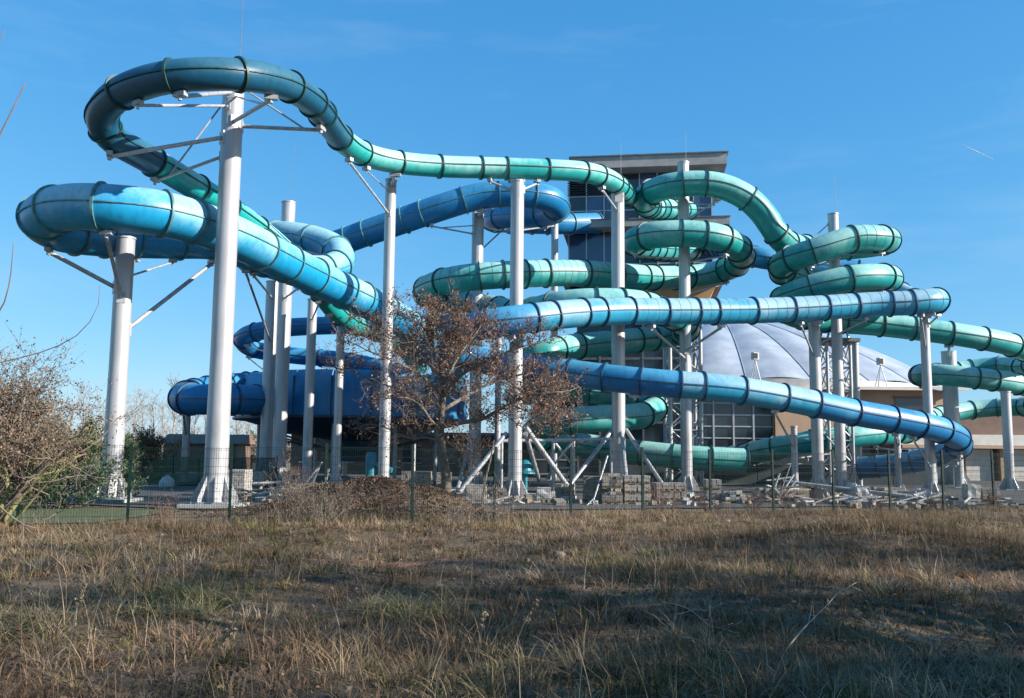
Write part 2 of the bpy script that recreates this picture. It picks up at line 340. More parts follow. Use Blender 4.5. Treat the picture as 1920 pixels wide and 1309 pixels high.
slide('F', 'large blue tube slide turning back at far left and dropping behind the oak', 1.36, [
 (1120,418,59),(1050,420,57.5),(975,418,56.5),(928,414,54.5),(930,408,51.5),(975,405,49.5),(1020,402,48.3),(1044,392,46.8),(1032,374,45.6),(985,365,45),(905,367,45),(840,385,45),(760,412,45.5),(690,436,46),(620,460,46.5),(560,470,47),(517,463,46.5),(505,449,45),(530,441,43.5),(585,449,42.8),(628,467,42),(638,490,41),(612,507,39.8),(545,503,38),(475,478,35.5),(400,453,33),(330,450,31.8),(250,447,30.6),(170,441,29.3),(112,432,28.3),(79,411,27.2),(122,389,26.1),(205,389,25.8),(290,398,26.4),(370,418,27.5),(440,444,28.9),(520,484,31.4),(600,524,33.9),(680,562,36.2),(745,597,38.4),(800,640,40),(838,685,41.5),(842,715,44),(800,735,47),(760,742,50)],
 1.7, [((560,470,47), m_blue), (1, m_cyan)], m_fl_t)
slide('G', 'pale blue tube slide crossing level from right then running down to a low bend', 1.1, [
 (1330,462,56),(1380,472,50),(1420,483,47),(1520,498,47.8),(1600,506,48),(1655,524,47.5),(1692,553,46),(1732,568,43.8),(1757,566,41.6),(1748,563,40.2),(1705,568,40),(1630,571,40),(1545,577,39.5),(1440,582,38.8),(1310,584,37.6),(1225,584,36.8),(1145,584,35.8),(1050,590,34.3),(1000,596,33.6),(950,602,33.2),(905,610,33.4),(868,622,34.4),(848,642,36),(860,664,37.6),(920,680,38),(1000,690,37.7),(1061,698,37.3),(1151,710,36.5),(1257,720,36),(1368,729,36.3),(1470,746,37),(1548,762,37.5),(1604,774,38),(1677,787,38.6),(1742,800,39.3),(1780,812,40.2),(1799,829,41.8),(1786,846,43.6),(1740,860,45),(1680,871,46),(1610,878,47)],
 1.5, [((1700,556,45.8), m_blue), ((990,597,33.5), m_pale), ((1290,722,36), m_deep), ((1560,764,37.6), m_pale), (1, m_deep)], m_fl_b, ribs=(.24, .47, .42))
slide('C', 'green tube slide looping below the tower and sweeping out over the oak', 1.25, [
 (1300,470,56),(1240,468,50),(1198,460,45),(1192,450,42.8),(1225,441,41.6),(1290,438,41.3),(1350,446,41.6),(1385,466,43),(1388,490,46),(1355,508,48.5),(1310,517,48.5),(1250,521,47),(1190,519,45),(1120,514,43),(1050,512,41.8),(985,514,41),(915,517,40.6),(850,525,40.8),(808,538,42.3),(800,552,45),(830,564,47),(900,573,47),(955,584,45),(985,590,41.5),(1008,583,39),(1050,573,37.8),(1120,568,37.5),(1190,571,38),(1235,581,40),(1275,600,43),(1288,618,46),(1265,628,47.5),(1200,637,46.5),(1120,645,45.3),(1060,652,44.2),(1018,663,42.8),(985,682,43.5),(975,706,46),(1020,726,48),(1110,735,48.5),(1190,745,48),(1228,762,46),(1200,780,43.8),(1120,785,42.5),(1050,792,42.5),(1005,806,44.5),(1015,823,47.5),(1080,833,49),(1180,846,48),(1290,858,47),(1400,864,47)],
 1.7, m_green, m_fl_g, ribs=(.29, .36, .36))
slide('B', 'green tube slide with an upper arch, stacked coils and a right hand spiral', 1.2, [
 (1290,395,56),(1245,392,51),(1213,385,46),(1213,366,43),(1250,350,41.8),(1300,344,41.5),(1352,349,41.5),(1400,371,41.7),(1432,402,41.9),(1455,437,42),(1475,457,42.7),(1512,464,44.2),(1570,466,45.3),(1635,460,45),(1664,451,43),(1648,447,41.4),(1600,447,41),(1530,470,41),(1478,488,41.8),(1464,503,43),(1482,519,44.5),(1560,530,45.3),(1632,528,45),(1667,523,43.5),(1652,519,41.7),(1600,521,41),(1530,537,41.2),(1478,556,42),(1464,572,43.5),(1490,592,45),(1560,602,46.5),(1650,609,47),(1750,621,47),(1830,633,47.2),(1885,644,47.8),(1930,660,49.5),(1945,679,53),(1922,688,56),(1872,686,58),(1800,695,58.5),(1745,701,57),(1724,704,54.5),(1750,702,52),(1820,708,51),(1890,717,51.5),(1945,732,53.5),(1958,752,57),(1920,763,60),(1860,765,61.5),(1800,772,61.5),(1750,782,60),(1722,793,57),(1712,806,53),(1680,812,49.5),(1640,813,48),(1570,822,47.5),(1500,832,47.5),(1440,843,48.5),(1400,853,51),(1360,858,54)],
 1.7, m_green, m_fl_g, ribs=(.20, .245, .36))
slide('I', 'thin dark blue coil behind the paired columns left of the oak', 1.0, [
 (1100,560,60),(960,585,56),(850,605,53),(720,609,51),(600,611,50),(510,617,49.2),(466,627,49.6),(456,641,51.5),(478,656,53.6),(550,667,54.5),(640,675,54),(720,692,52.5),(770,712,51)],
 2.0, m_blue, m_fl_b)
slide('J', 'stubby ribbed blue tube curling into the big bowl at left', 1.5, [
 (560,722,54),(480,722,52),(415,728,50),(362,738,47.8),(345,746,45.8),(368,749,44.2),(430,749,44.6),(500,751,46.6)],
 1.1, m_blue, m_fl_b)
# ------------------------------------------------------------------ bowl
bc = G(660, 54); bR = 6.7
th = thing('slide_bowl', 'wide dark blue fibreglass bowl raised on legs behind the columns', 'slide bowl', (bc.x, bc.y, 0))
zt, zb = hgt(697, 47.4, 660), hgt(781, 47.4, 660)
NP = 20
for i in range(NP):
    a0 = i*2*math.pi/NP; a1 = a0+2*math.pi/NP
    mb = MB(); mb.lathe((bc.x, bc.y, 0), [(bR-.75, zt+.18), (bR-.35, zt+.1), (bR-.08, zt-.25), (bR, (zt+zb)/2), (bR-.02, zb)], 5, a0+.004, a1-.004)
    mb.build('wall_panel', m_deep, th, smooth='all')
    c, s = math.cos(a0), math.sin(a0)
    mb = MB(); mb.tube((bc.x+bR*c, bc.y+bR*s, zb), (bc.x+(bR-.02)*c, bc.y+(bR-.02)*s, zt-.2), .05, n=6); mb.build('panel_flange', m_fl_b, th)
mb = MB(); mb.lathe((bc.x, bc.y, 0), [(bR+.02, zb+.08), (bR+.16, zb+.06), (bR+.16, zb-.06), (bR-.4, zb-.08)], 72); mb.build('rim', m_fl_b, th, smooth=True)
mb = MB(); mb.lathe((bc.x, bc.y, 0), [(bR-.3, zb-.07), (bR*.6, zb-.75), (1.2, zb-1.2), (.9, zb-2.4), (.01, zb-2.4)], 40); mb.build('underside', m_fl_b, th, smooth=True)
mb = MB(); mb.lathe((bc.x, bc.y, 0), [(bR-.1, zb), (bR*.6, zb-.5), (.01, zb-.9)], 40); mb.build('basin_floor', m_blue, th, smooth=True)
for i in range(10):
    a = i*2*math.pi/10+.3; c, s = math.cos(a), math.sin(a)
    mb = MB(); mb.tube((bc.x+bR*.8*c, bc.y+bR*.8*s, 0), (bc.x+bR*.8*c, bc.y+bR*.8*s, zb-.3), .11); mb.build('leg', m_steel, th, smooth=True)
    mb = MB(); mb.tube((bc.x+1.0*c, bc.y+1.0*s, zb-1.9), (bc.x+bR*.8*c, bc.y+bR*.8*s, zb-.9), .06); mb.build('girder', m_dsteel, th, smooth=True)
# ------------------------------------------------------------------ support columns with their arms
def proj(p):
    d = np.asarray(p)-np.array((0, 0, EYE)); z = d @ np.array(fw)
    return W0/2+F*(d @ np.array(rt))/z, H0/2-F*(d @ np.array(up))/z
def under(key, px, py, Yh=None):
    path, Rr = SL[key]; x, y = proj(path); c = (x-px)**2+(y-py)**2
    if Yh: c = c+((path[:, 1]-Yh)*25)**2
    p = path[int(np.argmin(c))].copy(); p[2] -= Rr+.14; return p
def column(px, pyref, Y, ytop, dia, label, arms=(), fins=8, rod=0, name='support_column', taper=1.0, cat='column', plinth=0.0, stays=()):
    X = P(px, pyref, Y).x; zt = hgt(ytop, Y, px); r = dia/2
    th = thing(name, label, cat, (X, Y, 0))
    mb = MB(); prof = [(r*taper, .10+plinth), (r, min(4.5, zt*.5)), (r, zt)]
    mb.lathe((X, Y, 0), prof, 32); mb.build('shaft', m_zinc, th, smooth='all')
    mb = MB(); mb.lathe((X, Y, 0), [(.01, zt+.03), (r+.025, zt+.03), (r+.025, zt-.03), (r-.02, zt-.04)], 32); mb.build('cap_plate', m_zinc, th, smooth=True)
    n = int(zt/3.4)
    mb = MB(); bw = r*2.6+.25
    mb.box((X, Y, .085+plinth), (bw, bw, .05)); mb.build('base_plate', m_steel, th)
    if plinth: mb = MB(); mb.box((X, Y, plinth/2-.1), (bw*1.5, bw*1.5, plinth+.3)); mb.build('plinth', m_conc, th)
    if fins:
        for k in range(fins):
            a = k*2*math.pi/fins+.3; c, s = math.cos(a), math.sin(a); t = .015; h = dia*1.15; w = dia*.55; z0 = .11+plinth
            q = []
            for sg in (-1, 1):
                for rr, z in ((r*.98, z0), (r+w, z0), (r+w, z0+h*.14), (r+.03, z0+h), (r*.98, z0+h)): q.append((X+rr*c-sg*t*s, Y+rr*s+sg*t*c, z))
            mb = MB(); mb.add(q, [(0, 1, 2, 3, 4), (9, 8, 7, 6, 5)]+[(i, (i+1) % 5+0, (i+1) % 5+5, i+5) for i in range(5)]); mb.build('gusset', m_zinc, th)
    for ar in arms:
        py0, key, x1, y1, d = ar[:5]; Yh = ar[5] if len(ar) > 5 else None
        e = under(key, x1, y1, Yh); z0 = hgt(py0, Y, px); b = np.array((X, Y, z0)); dv = e-b; hd = np.array((dv[0], dv[1], 0)); hd /= np.linalg.norm(hd)+1e-9
        b = b+hd*r*.9
        mb = MB(); mb.tube(b, e, d/2, n=12); a_ = mb.build('arm', m_steel, th, smooth=True)
        mb = MB(); mb.box(tuple(e+np.array((0, 0, .06))), (max(.28, d*3), .16, .12), math.atan2(hd[1], hd[0])+1.2); mb.tube(e-np.array((0, 0, .1)), e+np.array((0, 0, .16)), d*.45, n=8); mb.build('saddle', m_steel, a_)
        mb = MB(); mb.box(tuple(b+hd*.01), (.06, d*2.2, d*3.0), math.atan2(hd[1], hd[0])); mb.build('end_plate', m_zinc, a_)
        if len(ar) > 6 and ar[6]:          # thin tie from the column above to the arm
            zz = z0+ar[6]; m_ = b+(e-b)*.8
            mb = MB(); mb.tube((X, Y, zz), m_, .03, n=8); mb.build('tie_rod', m_steel, a_, smooth=True)
    if rod:
        mb = MB(); mb.tube((X+r*.5, Y, zt-.1), (X+r*.5, Y, hgt(rod, Y, px)),   .011, .007, n=6); mb.build('lightning_rod', m_dsteel, th)
    for (xa, ya, xb, yb, Yb, d) in stays:
        mb = MB(); pa = P(xa, ya, Y); pb = P(xb, yb, Yb); mb.tube(pa, pb, d/2, n=12); mb.build('stay', m_steel, th, smooth=True)
    return th
column(420,560,27,150,.64,'tallest silver column, standing under the petrol blue slide bend', rod=-60, taper=1.12, plinth=.12, arms=[
 (262,'A',236,235,.13,24.4),(296,'A',292,308,.10,26.5,2.2),(232,'A',512,150,.12,24,.9),(236,'A',603,212,.12,27.3,1.4),(205,'A',262,160,.09,22.7),(180,'A',345,142,.12,22.3)])
column(222,690,29.1,447,.58,'thick silver column beneath the far left turn of the blue slide', taper=1.14, plinth=.12, arms=[
 (540,'F',98,420,.14,27.6),(560,'F',208,389,.12,25.8),(616,'F',400,453,.14,33),(492,'F',255,447,.12,30.6),(515,'F',330,450,.07,31.8)])
column(505,700,45.8,529,.66,'left one of the paired thick silver columns right of the tallest column', arms=[(640,'F',462,474,.10,35.1),(560,'F',475,478,.10,35.5),(660,'I',462,630,.07,49.8),(700,'I',468,650,.07,53)])
column(529,700,45,380,.68,'silver column poking above the light blue bend left of centre', rod=268, arms=[(560,'F',560,503,.10,38.4),(470,'F',612,507,.10,39.8)])
column(580,740,44,562,.46,'plain silver column next right of the paired thick columns', arms=[(600,'A',600,545,.08,37)])
column(635,740,42.5,585,.38,'slender silver column between plain column and leaf mound', arms=[(612,'A',618,570,.09,38)], fins=6)
column(649,790,60,690,.30,'thin distant silver column behind the leaf mound', fins=0)
column(726,620,34,338,.42,'silver column behind the mound holding the teal slide', arms=[(402,'A',655,275,.09,30.5),(350,'A',738,304,.14,32.8),(362,'A',690,292,.05,31.8)], fins=6)
column(895,500,46.6,394,.62,'grey column left of centre under the upper blue loop', arms=[(440,'F',808,397,.09,45.2,.5),(470,'F',942,408,.09,51),(408,'F',905,367,.2,45)],
 stays=[(884,815,858,917,43,.2)])
column(968,600,34.6,341,.52,'central silver column carrying the straight teal slide', rod=0, arms=[(356,'A',922,315,.10,34.6),(354,'A',1012,318,.10,35.2),(348,'A',966,316,.22,34.9),(640,'G',960,600,.14,33.2)],
 stays=[(985,800,1068,917,36,.19),(950,812,862,922,33.5,.17),(985,812,1012,905,38.5,.18)])
column(1040,470,56,405,.44,'thin column under the right end of the upper blue loop', arms=[(425,'F',975,405,.09,49.5),(420,'F',1020,402,.09,48.3)])
column(1159,600,39.1,356,.58,'silver column at the right end of the straight teal slide', rod=268, arms=[(395,'A',1128,331,.10,37.1),(372,'A',1158,347,.16,39),(725,'G',1190,713,.14,36.3),(560,'C',1150,569,.14,37.6)],
 stays=[(1147,808,1064,916,37,.18),(1174,806,1242,908,37,.17),(1165,806,1174,896,35.5,.17)])
column(1285,650,42.7,306,.54,'tall silver column inside the green loops below the tower', rod=250, arms=[(388,'B',1222,364,.09,42.5),(412,'B',1348,349,.09,41.5,.8),(485,'C',1200,452,.09,43),(492,'C',1362,450,.09,41.9),(672,'G',1222,584,.12,36.8),(658,'G',1352,584,.12,38),(550,'C',1362,506,.08,48.2)])
column(1564,470,42.9,402,.50,'silver column rising through the stacked green coils', rod=330, arms=[(490,'B',1520,473,.09,41),(480,'B',1655,448,.09,41.6),(545,'B',1520,540,.09,41.2),(420,'B',1478,460,.06,42.9),(545,'B',1655,520,.09,41.8)])
column(1530,740,41.2,607,.52,'silver column under the middle of the pale blue slide', arms=[(668,'G',1502,579,.09,39.3),(645,'G',1622,571,.09,40),(612,'G',1535,577,.14,39.4),(800,'B',1575,822,.08,47.5)])
column(1739,740,41.9,590,.42,'silver column under the right tip of the pale blue slide', taper=1.15, arms=[(650,'G',1722,566,.09,40.1),(600,'G',1745,563,.12,40.2),(610,'G',1757,566,.08,41.5)])
column(1784,780,54.5,660,.86,'broad silver column at the core of the right spiral', arms=[(735,'B',1728,704,.10,54.8),(690,'B',1820,690,.10,58.3),(668,'B',1775,624,.14,47.1),(800,'B',1735,790,.1,58.5)])
column(1890,830,47.5,735,.48,'silver column at the right edge under the spiral', arms=[(742,'B',1890,717,.10,51.5)])
column(1490,860,39.5,800,.27,'short thin column under the sloping blue slide', fins=6, arms=[(838,'G',1450,742,.09,36.9),(860,'B',1565,823,.07,47.5)])
column(1684,870,45,815,.30,'short column below the low blue slide bend', fins=6, arms=[(845,'B',1640,813,.08,48),(830,'G',1677,787,.1,38.6)])
column(1752,890,42.3,862,.24,'stub column holding the low blue bend', fins=6, arms=[(880,'G',1800,830,.09,41.9),(885,'G',1712,794,.08,38.9)])
column(1798,880,50,830,.50,'stout pale column behind the low blue bend', fins=0, arms=[(835,'G',1790,845,.1,43.4)])
column(349,820,47,776,.36,'short column holding the ribbed blue tube at left', fins=0, arms=[(815,'J',346,746,.12,45.7)])
column(1607,760,50,645,.34,'grey tube column beside the right lattice mast', fins=0)
column(935,640,52,560,.36,'dark column behind the central silver column', fins=0)
# ------------------------------------------------------------------ lattice masts
def lattice(px0, px1, Y, ytop, label, r=.07, bay=1.5):
    a = P(px0, 850, Y).x; b = P(px1, 850, Y).x; w = b-a; zt = hgt(ytop, Y, (px0+px1)/2)
    th = thing('lattice_mast', label, 'mast', ((a+b)/2, Y+w/2, 0)); n = max(2, int(zt/bay)); cs = [(a, Y), (b, Y), (b, Y+w), (a, Y+w)]
    for x, y in cs: mb = MB(); mb.tube((x, y, .05), (x, y, zt), r, n=12); mb.build('leg', m_zinc, th, smooth=True)
    for i in range(n):
        z0, z1 = zt*i/n, zt*(i+1)/n
        for k in range(4):
            p, q = cs[k], cs[(k+1) % 4]
            mb = MB(); mb.tube((*p, z0+.05), (*q, z1), .035, n=6); mb.build('brace', m_steel, th)
            mb = MB(); mb.tube((*q, z0+.05), (*p, z1), .035, n=6); mb.build('brace', m_steel, th)
            mb = MB(); mb.tube((*p, z1-.02), (*q, z1-.02), .04, n=6); mb.build('rail', m_steel, th)
    return th, cs, zt
lattice(1258,1316,49.5,598,'lattice steel mast behind the tall column inside the green loops', .11)
t2, cs, zt = lattice(1556,1600,46.5,642,'lattice steel mast right of the column under the pale slide', .08, 1.2)
mb = MB(); cx = sum(c[0] for c in cs)/4; cy = sum(c[1] for c in cs)/4
mb.box((cx, cy, zt+.1), (2.0, 2.0, .18)); mb.build('platform', m_dsteel, t2)
for k in range(4):
    mb = MB(); mb.tube((cs[k][0], cs[k][1], zt), (cx+(cs[k][0]-cx)*.4, cs[k][1], zt+1.4), .06, n=8); mb.build('strut', m_zinc, t2)
lattice(1038,1076,38.5,826,'low white lattice frame right of the central column', .05, .9)
# service pipe run on posts
th = thing('service_pipe', 'grey horizontal pipe run on posts between the two central columns', 'pipe', (P(1040,826,37).x, 37, 0))
mb = MB(); mb.tube(P(935,827,36.5), P(1150,823,37.8), .07, n=12); mb.build('pipe', m_steel, th, smooth=True)
for px in (955,1000,1040,1090,1130):
    mb = MB(); q = P(px, 826.5, 36.9+(px-1000)*.006); mb.tube(q-Vector((.09,0,0)), q+Vector((.09,0,0)), .1, n=12); mb.build('coupling', m_steel, th, smooth=True)
for px in (941,1146):
    mb = MB(); q = P(px, 826, 36.5 if px < 1000 else 37.8); mb.tube((q.x, q.y, 0), q, .06, n=10); mb.build('post', m_steel, th, smooth=True)
# ------------------------------------------------------------------ slide tower building
TZ = 58.0; tl = P(1058,415,TZ+1.5).x; tr = P(1347,415,TZ).x
ang = math.atan2(-1.45, tr-tl); ca_, sa_ = math.cos(ang), math.sin(ang)
o_ = np.array((tl, TZ+1.45))
def T(u, w, z): return (o_[0]+u*ca_-w*sa_, o_[1]+u*sa_+w*ca_, z)     # u along the front, w depth
Wt = (tr-tl)/ca_
tw = thing('slide_tower', 'tall stair tower with flat overhanging roof behind the green loops', 'tower', T(Wt/2, 4, 0))
def tbox(u0, u1, w0, w1, z0, z1, name, m, parent=None):
    c = T((u0+u1)/2, (w0+w1)/2, (z0+z1)/2); mb = MB(); mb.box(c, (u1-u0, w1-w0, z1-z0), ang); return mb.build(name, m, parent or tw)
zr = hgt(297, TZ, 1300); zs = hgt(417, TZ, 1300); zo = hgt(528, TZ, 1300)
tbox(.5, Wt+.5, -1.2, 9, zr-.75, zr, 'roof_slab', m_slab); tbox(.4, Wt+.6, -1.3, 9.1, zr, zr+.08, 'roof_edge', m_dsteel)
tbox(-.1, Wt+.6, -1.3, 9, zs-.42, zs+.05, 'floor_slab', m_slab); tbox(-.15, Wt+.65, -1.35, 9, zs+.05, zs+.12, 'slab_edge', m_dsteel)
tbox(.3, Wt-.4, .25, 8, zs, zr-.75, 'core', m_bglass); tbox(.3, Wt-.4, .25, 8, zo, zs-.42, 'core', m_gglass)
tbox(.3, 3.4, .12, .25, zs-4.0, zs-.6, 'panel', m_bglass)
# louvres on the upper left bay
for i in range(11):
    z = zs+2.15+i*.17; mb = MB(); mb.box(T(1.9, .1, z), (3.4, .14, .05), ang, rx=.6); mb.build('louvre', m_louv, tw)
for fl, (z0, z1) in enumerate(((zs+.12, zr-.78), (zo+.4, zs-.46))):
    for i in range(9):
        u = .3+i*(Wt-.7)/8; tbox(u-.04, u+.04, .08, .24, z0, z1, 'mullion', m_mull)
    for z in (z0+.9, z0+1.9): tbox(.3, Wt-.4, .14, .24, z, z+.07, 'transom', m_mull)
    for i in range(8):
        u = .34+i*(Wt-.7)/8; tbox(u+.05, u+(Wt-.7)/8-.13, .19, .235, z0+.05, z1-.05, 'pane', m_bglass if i % 3 else m_gglass)
# orange lower body, battered to the right
tbox(.8, Wt-2.0, .8, 7.4, 0, zo-1.35, 'lower_body', m_gglass)
mb = MB(); u0, u1, w0, w1 = 5.2, Wt-.1, .5, 7.5
v = [T(u0, w0, zo-1.5), T(u1-.75, w0, zo-1.5), T(u1-.75, w1, zo-1.5), T(u0, w1, zo-1.5), T(u0, w0, zo), T(u1, w0, zo), T(u1, w1, zo), T(u0, w1, zo)]
mb.add(v, [(0,3,2,1),(4,5,6,7),(0,1,5,4),(1,2,6,5),(2,3,7,6),(3,0,4,7)]); mb.build('orange_band', m_orange, tw)
tbox(.8, 5.2, .7, 7.4, zo-1.35, zo, 'blue_band', m_bglass)
for i in range(6): tbox(.9+i*(Wt-3)/5-.06, .9+i*(Wt-3)/5+.06, .7, .8, .1, zo-1.4, 'mullion', m_dsteel)
for i in range(4): tbox(.8, Wt-2, .72, .8, 1.6+i*2.1, 1.75+i*2.1, 'transom', m_dsteel)
tbox(-.1, Wt+.3, -.5, 8.2, zo, zo+.4, 'floor_slab', m_slab)
# ------------------------------------------------------------------ domed hall
HZ = 70.0; hx0 = P(1000,850,HZ).x; hx1 = P(1800,850,HZ).x; he = hgt(727, HZ, 1500)
hall = thing('domed_hall', 'tan swimming hall under a silver segmented dome roof', 'building', ((hx0+hx1)/2, HZ, 0))
gx1 = P(1455,850,HZ).x
mb = MB(); mb.box(((gx1+hx1)/2, HZ+4, he/2), (hx1-gx1, 8, he)); mb.build('wall', m_tan, hall)
mb = MB(); mb.box(((hx0+gx1)/2, HZ+4.3, he/2), (gx1-hx0, 7.4, he)); mb.build('wall', m_gglass, hall)
# glazed front: mullions, transoms and panes
n = 12; zl = [.1, 1.2, 2.1, 3.0, 3.9, 4.8, 5.7, he-.4]
for i in range(n+1):
    x = hx0+(gx1-hx0)*i/n; mb = MB(); mb.box((x, HZ+.52, he/2), (.13, .16, he)); mb.build('mullion', m_mull, hall)
for z in zl:
    mb = MB(); mb.box(((hx0+gx1)/2, HZ+.53, z), (gx1-hx0, .1, .09)); mb.build('transom', m_mull, hall)
rp = random.Random(3)
for i in range(n):
    for k in range(len(zl)-1):
        x0 = hx0+(gx1-hx0)*i/n+.07; x1 = hx0+(gx1-hx0)*(i+1)/n-.07
        mb = MB(); mb.box(((x0+x1)/2, HZ+.575+rp.uniform(-.01, .01), (zl[k]+zl[k+1])/2), (x1-x0, .02, zl[k+1]-zl[k]-.1), rz=rp.uniform(-.004, .004)); mb.build('pane', m_gglass, hall)
wx0, wx1 = P(1678,760,HZ).x, P(1745,760,HZ).x
mb = MB(); mb.box(((wx0+wx1)/2, HZ-.02, hgt(763,HZ,1700)), (wx1-wx0, .1, 1.3)); w_ = mb.build('window', m_gglass, hall)
mb = MB(); mb.box(((wx0+wx1)/2, HZ-.04, hgt(763,HZ,1700)+.72), (wx1-wx0+.2, .16, .14)); mb.build('window_frame', m_brown, w_)
# dome: gores with raised seams
dc = np.array((P(1345,715,92).x, 92.0)); zb_ = hgt(722, 76, 1400); RX, RH = 21.5, 7.6
NG = 26
def dome(a, t, lift=0):           # a azimuth, t 0 rim .. 1 crown
    rr = RX*(1-t); z = zb_+RH*(1-(1-t)**1.9)
    return np.array((dc[0]+(rr+lift)*math.cos(a), dc[1]+(rr+lift)*math.sin(a), z+lift))
for i in range(NG):
    a0 = i*2*math.pi/NG; a1 = a0+2*math.pi/NG; v = []; K, J = 10, 9
    for k in range(K+1):
        for j in range(J+1):
            v.append(dome(a0+(a1-a0)*j/J, k/K*.985, .22*math.sin(math.pi*j/J)*(1-k/K*.8)))
    mb = MB(); mb.add(v, [(k*(J+1)+j, k*(J+1)+j+1, (k+1)*(J+1)+j+1, (k+1)*(J+1)+j) for k in range(K) for j in range(J)]); mb.build('dome_gore', m_membr, hall, smooth='all')
    mb = MB(); mb.polytube([dome(a0, k/K*.985, .03) for k in range(K+1)], .035, 6); mb.build('dome_seam', m_membr, hall)
mb = MB(); mb.lathe((dc[0], dc[1], 0), [(RX+.25, zb_-.5), (RX+.25, zb_+.1), (RX-.3, zb_+.15)], 60); mb.build('dome_kerb', m_roofm, hall, smooth=True)
# standing seam roof from eave up to the dome
ex0, ex1 = hx0-1, hx1+.5; n = 44
for i in range(n):
    x0 = ex0+(ex1-ex0)*i/n; x1 = ex0+(ex1-ex0)*(i+1)/n-.06
    mb = MB(); mb.add([(x0, HZ-.7, he), (x1, HZ-.7, he), (x1, HZ+9, zb_+.2), (x0, HZ+9, zb_+.2), (x0, HZ-.7, he+.06), (x1, HZ-.7, he+.06), (x1, HZ+9, zb_+.26), (x0, HZ+9, zb_+.26)],
        [(0,3,2,1),(4,5,6,7),(0,1,5,4),(1,2,6,5),(2,3,7,6),(3,0,4,7)]); mb.build('roof_sheet', m_roofm, hall)
mb = MB(); mb.box(((ex0+ex1)/2, HZ+4, he+.02), (ex1-ex0-.2, 9, .1)); mb.build('roof_deck', m_dsteel, hall)
mb = MB(); mb.box(((ex0+ex1)/2, HZ-.75, he-.05), (ex1-ex0, .16, .22)); mb.build('eave', m_cream, hall)
# roof vent pipe and flood lights
th = thing('vent_duct', 'bent dark duct on the hall roof right of the right lattice mast', 'duct', (P(1650,715,74).x, 74, hgt(722,74,1650)))
mb = MB(); mb.polytube([P(1618,710,74), P(1640,707,74), P(1662,703,74), P(1668,704,74), P(1670,708,74), P(1670,722,74)], .16, 10); mb.build('duct', m_dsteel, th, smooth='all')
mb = MB(); mb.polytube([P(1664,703,76), P(1674,703,76), P(1678,708,76), P(1678,724,76)], .13, 10); mb.build('duct', m_dsteel, th, smooth='all')
def flood(px, py, Y, label):
    b = P(px, py, Y); z0 = he+.05; th = thing('floodlight', label, 'floodlight', (b.x, b.y, z0))
    for dx, dy in ((-.5, 0), (.5, 0), (0, .6)): mb = MB(); mb.tube((b.x+dx, b.y+dy, z0), b, .035, n=6); mb.build('leg', m_steel, th)
    mb = MB(); mb.box((b.x, b.y, b.z+.3), (.5, .35, .55), rz=.4); mb.build('lamp_housing', m_white, th)
    mb = MB(); mb.box((b.x-.02, b.y-.2, b.z+.3), (.4, .03, .42), rz=.4); mb.build('lamp_glass', m_gglass, th)
flood(1416, 675, 70.0, 'small floodlight on tripod before the dome left of centre mast'); flood(1651, 685, 70.0, 'small floodlight on tripod near the bent roof duct')
# ------------------------------------------------------------------ service annex at the right
AZ = 64.5; ax0, ax1 = P(1690,850,AZ).x, P(2040,850,AZ).x; ah = hgt(772, AZ, 1850); zc0, zc1 = 2.55, 3.3
an_ = thing('service_annex', 'low brown annex with cream cornice and garage doors at right', 'building', ((ax0+ax1)/2, AZ, 0))
mb = MB(); mb.box(((ax0+ax1)/2, AZ+4, ah/2), (ax1-ax0, 7, ah)); mb.build('wall', m_brown, an_)
mb = MB(); mb.box(((ax0+ax1)/2, AZ+.1, (zc0+zc1)/2), (ax1-ax0+.4, 1.0, zc1-zc0)); mb.build('cornice', m_cream, an_)
mb = MB(); mb.box(((ax0+ax1)/2, AZ-.02, zc0-.12), (ax1-ax0+.2, .9, .2)); mb.build('soffit', m_tan, an_)
for i in range(9):
    x = ax0+.8+i*1.62
    if i % 2 == 0: mb = MB(); mb.box((x, AZ+.2, 1.22), (.62, .5, 2.42)); mb.build('pier', m_tan, an_)
    else:
        mb = MB(); mb.box((x, AZ+.42, 1.15), (1.9, .08, 2.3)); d_ = mb.build('garage_door', m_white, an_)
        for k in range(6): mb = MB(); mb.box((x, AZ+.365, .2+k*.38), (1.86, .03, .35)); mb.build('door_panel', m_cream, d_)
# far low house and screen fence at left
hs = thing('low_house', 'dark low house far behind the left columns', 'house', (P(375,850,75).x, 77, 0))
x = P(375,850,75).x
mb = MB(); mb.box((x, 77, 1.1), (6, 4, 2.2)); mb.build('wall', m_brown, hs)
mb = MB(); mb.add([(x-3.4, 74.6, 2.2), (x+3.4, 74.6, 2.2), (x+3.4, 77, 3.0), (x-3.4, 77, 3.0), (x-3.4, 79.4, 2.2), (x+3.4, 79.4, 2.2)], [(0,1,2,3),(3,2,5,4),(0,3,4),(1,5,2)]); mb.build('roof', m_brown, hs)
mb = MB(); mb.box((x-1.2, 74.98, 1.2), (.9, .08, 1.0)); mb.build('window', m_gglass, hs)

ph = thing('pump_house', 'long low brown pump house in the shade behind the oak', 'building', (P(790,850,66).x, 67, 0))
x0, x1 = P(545,850,66).x, P(1000,850,66).x
mb = MB(); mb.box(((x0+x1)/2, 68, 1.45), (x1-x0, 4, 2.9)); mb.build('wall', m_brown, ph)
mb = MB(); mb.box(((x0+x1)/2, 67.8, 3.0), (x1-x0+.6, 4.8, .22)); mb.build('roof', m_dsteel, ph)
for i in range(7):
    x = x0+1.4+i*(x1-x0-2.8)/6; mb = MB(); mb.box((x, 65.97, 1.5), (1.3, .1, 1.1)); w_ = mb.build('window', m_gglass, ph)
    mb = MB(); mb.box((x, 65.9, .9), (1.5, .16, .08)); mb.build('sill', m_conc, w_)

